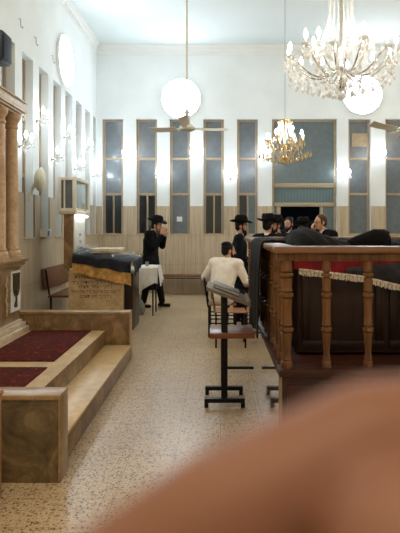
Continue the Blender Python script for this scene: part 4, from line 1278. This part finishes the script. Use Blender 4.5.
    if hat:
        hm = HM @ Matrix.Translation(V((-.012, 0, .066))) @ Matrix.Rotation(R(-4), 4, 'Y')
        sub = MB()
        prof = [(.09, .0), (.1, .004), (.13, .0), (.155, .006), (.165, .018), (.164, .022), (.154, .012), (.13, .006), (.102, .012), (.096, .03), (.093, .07), (.088, .1), (.07, .118), (.035, .112), (0, .106)]
        sub.lathe([(r_ * 1.08, z_ * 1.12) for r_, z_ in prof], (0, 0, 0), 36, None, 1.1, .96)
        for v in sub.bm.verts:
            r = math.hypot(v.co.x, v.co.y)
            if r > .13: v.co.z += .03 * (v.co.y / .17) ** 2 - .014 * max(0, v.co.x / .165) + .012 * max(0, -v.co.x / .165)
            if v.co.z > .09: v.co.z -= .018 * max(0, 1 - abs(v.co.y) / .05) ; 
            if v.co.z > .07 and v.co.x > .05: v.co.y *= .8
            v.co = hm @ v.co
        h = sub.build('hat', M['hat'], t, smooth=60)
        MB().lathe([(.108, .014), (.107, .04), (.1, .042), (.1, .012)], (0, 0, 0), 30, hm, 1.1, .96).build('hat_band', M['hatband'], h)
    # clothes
    cm = {'black': M['black_cloth'], 'navy': M['navy_cloth'], 'white': M['white_shirt']}[coat]
    mb = MB()
    add = .02 if coat != 'white' else .022
    torso(mb, J, add)
    for n in 'LR':
        mb.cap(J['sh' + n], .072, J['el' + n], .058, 14); mb.cap(J['el' + n], .058, J['wr' + n].lerp(J['el' + n], .08), .042, 14)
    if coat_len:
        b = J['pelvis']
        mb.lathe([(0, coat_len), (.2, coat_len + .001), (.19, b.z - .15), (.172, b.z), (.15, b.z + .15), (0, b.z + .151)], (b.x - .005, 0, 0), 28, None, .86, 1.12)
    else:
        mb.cap(J['pelvis'] + V((0, .07, -.03)), .13, J['pelvis'] + V((0, -.07, -.03)), .13)
    voxel(mb.build('coat' if coat != 'white' else 'shirt', cm, t), .011, 5)
    if shirt_collar:
        a, b = J['neck'] - V((0, 0, .01)), J['neck'].lerp(hd, .32)
        q = (b - a).to_track_quat('Z', 'Y').to_matrix().to_4x4()
        MB().lathe([(.07, 0), (.064, .022), (.06, .04), (.054, .04), (.056, 0)], (0, 0, 0), 20, Matrix.Translation(a) @ q).build('shirt_collar', M['white_shirt'], t)
    mb = MB()
    for n in 'LR':
        mb.cap(J['hip' + n], .102, J['kn' + n], .074, 14); mb.cap(J['kn' + n], .074, J['an' + n] + V((0, 0, .01)), .058, 14)
    mb.cap(J['hipL'], .11, J['hipR'], .11)
    voxel(mb.build('trousers', M['trouser'], t), .011, 3)
    for n in 'LR':
        f = (J['toe' + n] - J['an' + n]); f.z = 0; f.normalize()
        a = J['an' + n]; z0 = a.z - .09 + .001
        mb = MB().cap(V((a.x, a.y, z0 + .04)) - f * .045, .04, V((a.x, a.y, z0 + .035)) + f * .13, .034).cap(V((a.x, a.y, z0 + .06)), .045, V((a.x, a.y, z0 + .09)), .042)
        o = voxel(mb.build('shoe', M['shoe'], t), .007, 2)
        for v in o.data.vertices: v.co.z = max(v.co.z, z0)
    return t

# standing man at the small table, profile to the right, hands lifted to his face
J = std(pelvis=(-.02, 0, .93), waist=(-.015, 0, 1.08), chest=(.0, 0, 1.25), neck=(.045, 0, 1.42), head=(.105, 0, 1.535),
        shL=(.02, .175, 1.37), shR=(.02, -.175, 1.37), elL=(.13, .21, 1.14), elR=(.13, -.21, 1.13), wrL=(.24, .07, 1.34), wrR=(.25, -.07, 1.36),
        knL=(.1, .09, .5), anL=(.17, .1, .09), toeL=(.31, .12, .035), knR=(-.04, -.1, .5), anR=(-.12, -.1, .09), toeR=(.02, -.12, .035))
person('man in black hat and long coat standing in profile, hands raised to his face', (AX(151.5, 10.95), 10.95, 0), R(-16), J, (0, R(14)), 'black', .34, True, 'hair', ('beard_grey', .1),
       hands={'L': ((.1, .0, 1), (0, -1, 0), .4), 'R': ((.15, .0, 1), (0, 1, 0), .4)}).scale = (1.05, 1.1, 1.04)

# seated man in a white shirt
J = std(pelvis=(-.05, 0, .575), waist=(-.03, 0, .72), chest=(.06, 0, .9), neck=(.13, 0, 1.06), head=(.18, 0, 1.19),
        shL=(.09, .19, 1.01), shR=(.1, -.19, 1.0), elL=(.07, .34, .8), elR=(.12, -.31, .76), wrL=(.3, .24, .72), wrR=(.34, -.2, .7),
        hipL=(-.02, .1, .56), hipR=(-.02, -.1, .56), knL=(.4, .15, .53), knR=(.4, -.16, .53), anL=(.36, .16, .09), anR=(.36, -.18, .09), toeL=(.5, .18, .035), toeR=(.5, -.2, .035))
person('seated man in a white shirt with dark hair and beard, seen from behind', (.1, 8.05, .025), R(62), J, (R(-40), R(6)), 'white', 0, False, 'hair_black', ('hair_black', .05),
       kippah=True, hands={'L': ((1, -.4, -.1), (0, 0, -1), .5), 'R': ((1, .4, -.1), (0, 0, -1), .5)}, shirt_collar=False)

# man in navy coat standing left of the platform
J = std(wrL=(.2, .16, .98), elL=(.02, .24, 1.1), wrR=(.22, -.17, .96), elR=(.03, -.24, 1.1))
person('man in a black hat and dark navy coat standing in profile behind the seated man', (AX(239.5, 9.4), 9.4, -.03), R(-8), J, (0, R(4)), 'navy', .45, True, 'hair_black', ('hair_black', .06))
# group behind the platform
J = std()
person('man in a wide black hat seen from behind between the platform and the group', (AX(267.5, 8.75), 8.75, -.02), R(62), J, (R(-10), R(4)), 'black', .45, True, 'hair_black', ('hair_black', .05))
J = std(wrL=(.2, .1, 1.42), elL=(.1, .22, 1.2), wrR=(.18, -.14, 1.3), elR=(.06, -.24, 1.12))
person('bearded man in a black hat half hidden by the wide hat, raising a hand', (AX(278, 9.6), 9.6, -.02), R(200), J, (R(10), R(6)), 'black', .45, True, 'hair_black', ('hair_black', .04),
       hands={'L': ((.2, -.2, 1), (-1, 0, 0), .3)})
J = std(wrL=(.2, .12, 1.3), elL=(.08, .23, 1.12))
person('smiling bare headed man with dark hair and beard in the middle of the group', (AX(289.5, 10.6), 10.6, .02), R(232), J, (0, R(6)), 'black', .45, False, 'hair_black', ('hair_black', .03), kippah=True)
J = std()
person('man whose black hat shows above the coat mound, seen from behind', (AX(303.5, 9.1), 9.1, -.07), R(95), J, (0, R(10)), 'black', .45, True, 'hair_black', ('hair_black', .05))
J = std(pelvis=(-.12, 0, .93), waist=(-.08, 0, 1.08), chest=(.0, 0, 1.25), neck=(.08, 0, 1.42), head=(.14, 0, 1.555), shL=(.02, .175, 1.36), shR=(.02, -.175, 1.36),
        elL=(.12, .22, 1.14), elR=(.14, -.2, 1.2), wrL=(.26, .1, 1.28), wrR=(.22, -.08, 1.4))
person('man with glasses and brown hair in black jacket leaning forward at the group right', (AX(328.5, 8.7), 8.7, .08), R(196), J, (R(8), R(4)), 'black', .45, False, 'hair_red', None, True,
       hands={'R': ((.2, .1, 1), (-1, 0, 0), .5)})

# ------------------------------------------------------------------ the photographer's hand in front of the lens
hnd = thing('hand', 'out of focus hand whose index finger covers the bottom right of the view', 'hand', (.075, .07, 1.46))
k = .066 / F
def hp(px, py, d=.066): return V(((px - VX) * d / F, d, H - (py - VY) * d / F))
rI = .0096
mb = MB()
def chain(pts, rs):
    for (a, ra), (b, rb) in zip(list(zip(pts, rs)), list(zip(pts, rs))[1:]): mb.cap(a, ra, b, rb, 20)
# index finger: knuckle at right, bent down towards the lower left
ip = [hp(780, 500, .088), hp(440, 444, .082), hp(375, 448, .08), hp(225, 517, .078), hp(80, 612, .078), hp(0, 668, .08)]
chain(ip, [.0118, .0098, .0098, .0094, .0088, .0072])
mf = [hp(800, 700, .08), hp(640, 580, .07), hp(560, 556, .065), hp(460, 548, .062), hp(408, 560, .062)]
chain(mf, [.0118, .0104, .0104, .0100, .0098])
rf = [hp(800, 860, .092), hp(500, 640, .088), hp(350, 606, .088), hp(200, 690, .09), hp(120, 760, .092)]
chain(rf, [.0112, .0096, .0096, .0088, .0072])
lf = [hp(800, 1040, .082), hp(560, 940, .076), hp(500, 960, .075), hp(380, 1040, .078), hp(310, 1090, .082)]
chain(lf, [.0105, .0086, .0086, .008, .0066])
# palm and wrist to the right of the frame
wr = hp(1320, 1000, .105)
for p in (ip[0], mf[0], rf[0], lf[0]):
    mb.cap(p, .0125, p.lerp(wr, .75), .0165, 16)
mb.cap(ip[0].lerp(wr, .6), .018, lf[0].lerp(wr, .6), .016, 16)
fore = wr + V((.12, .0, -.09))
mb.cap(wr - V((.02, 0, -.012)), .022, wr + V((.03, 0, -.02)), .024, 16); mb.cap(wr + V((.01, .006, -.01)), .025, fore, .036, 18)
tp = [ip[0].lerp(wr, .7) + V((0, .012, .01)), hp(900, 380, .1), hp(740, 300, .108), hp(620, 270, .112)]
chain(tp, [.0165, .0128, .0112, .009])
hb = mb.build('hand_body', M['skin_hand'], hnd, world=True)
voxel(hb, .0013, 4)
dirI = (ip[5] - ip[4]).normalized()
MB().ball(ip[5] + V((0, -.006, .002)), (.006, .0015, .005), 12, 8, dirI.to_track_quat('X', 'Z').to_matrix().to_4x4()).build('fingernail', M['nail'], hnd, world=True)

# ------------------------------------------------------------------ world, camera
w = bpy.data.worlds.new('night'); scene.world = w; w.use_nodes = True
w.node_tree.nodes['Background'].inputs['Color'].default_value = (.02, .03, .045, 1)
w.node_tree.nodes['Background'].inputs['Strength'].default_value = 1
cam = bpy.data.cameras.new('camera'); co = bpy.data.objects.new('camera', cam); C.objects.link(co)
co.location = (0, 0, H); co.rotation_euler = (R(90), 0, 0)
cam.sensor_width = 36; cam.lens = F / 533 * 36
cam.shift_x = -(VX - 200) / 533
cam.shift_y = -(266.5 - VY) / 533
cam.clip_start = .005; cam.clip_end = 60
cam.dof.use_dof = True; cam.dof.focus_distance = 8; cam.dof.aperture_fstop = 9
scene.camera = co
scene.view_settings.view_transform = 'Standard'; scene.view_settings.look = 'None'
scene.view_settings.gamma = 1; scene.view_settings.use_curve_mapping = False
scene.view_settings.exposure = 0.35
scene.cycles.use_denoising = True
scene.cycles.max_bounces = 8; scene.cycles.diffuse_bounces = 5; scene.cycles.glossy_bounces = 4; scene.cycles.transparent_max_bounces = 24
scene.cycles.sample_clamp_indirect = 4
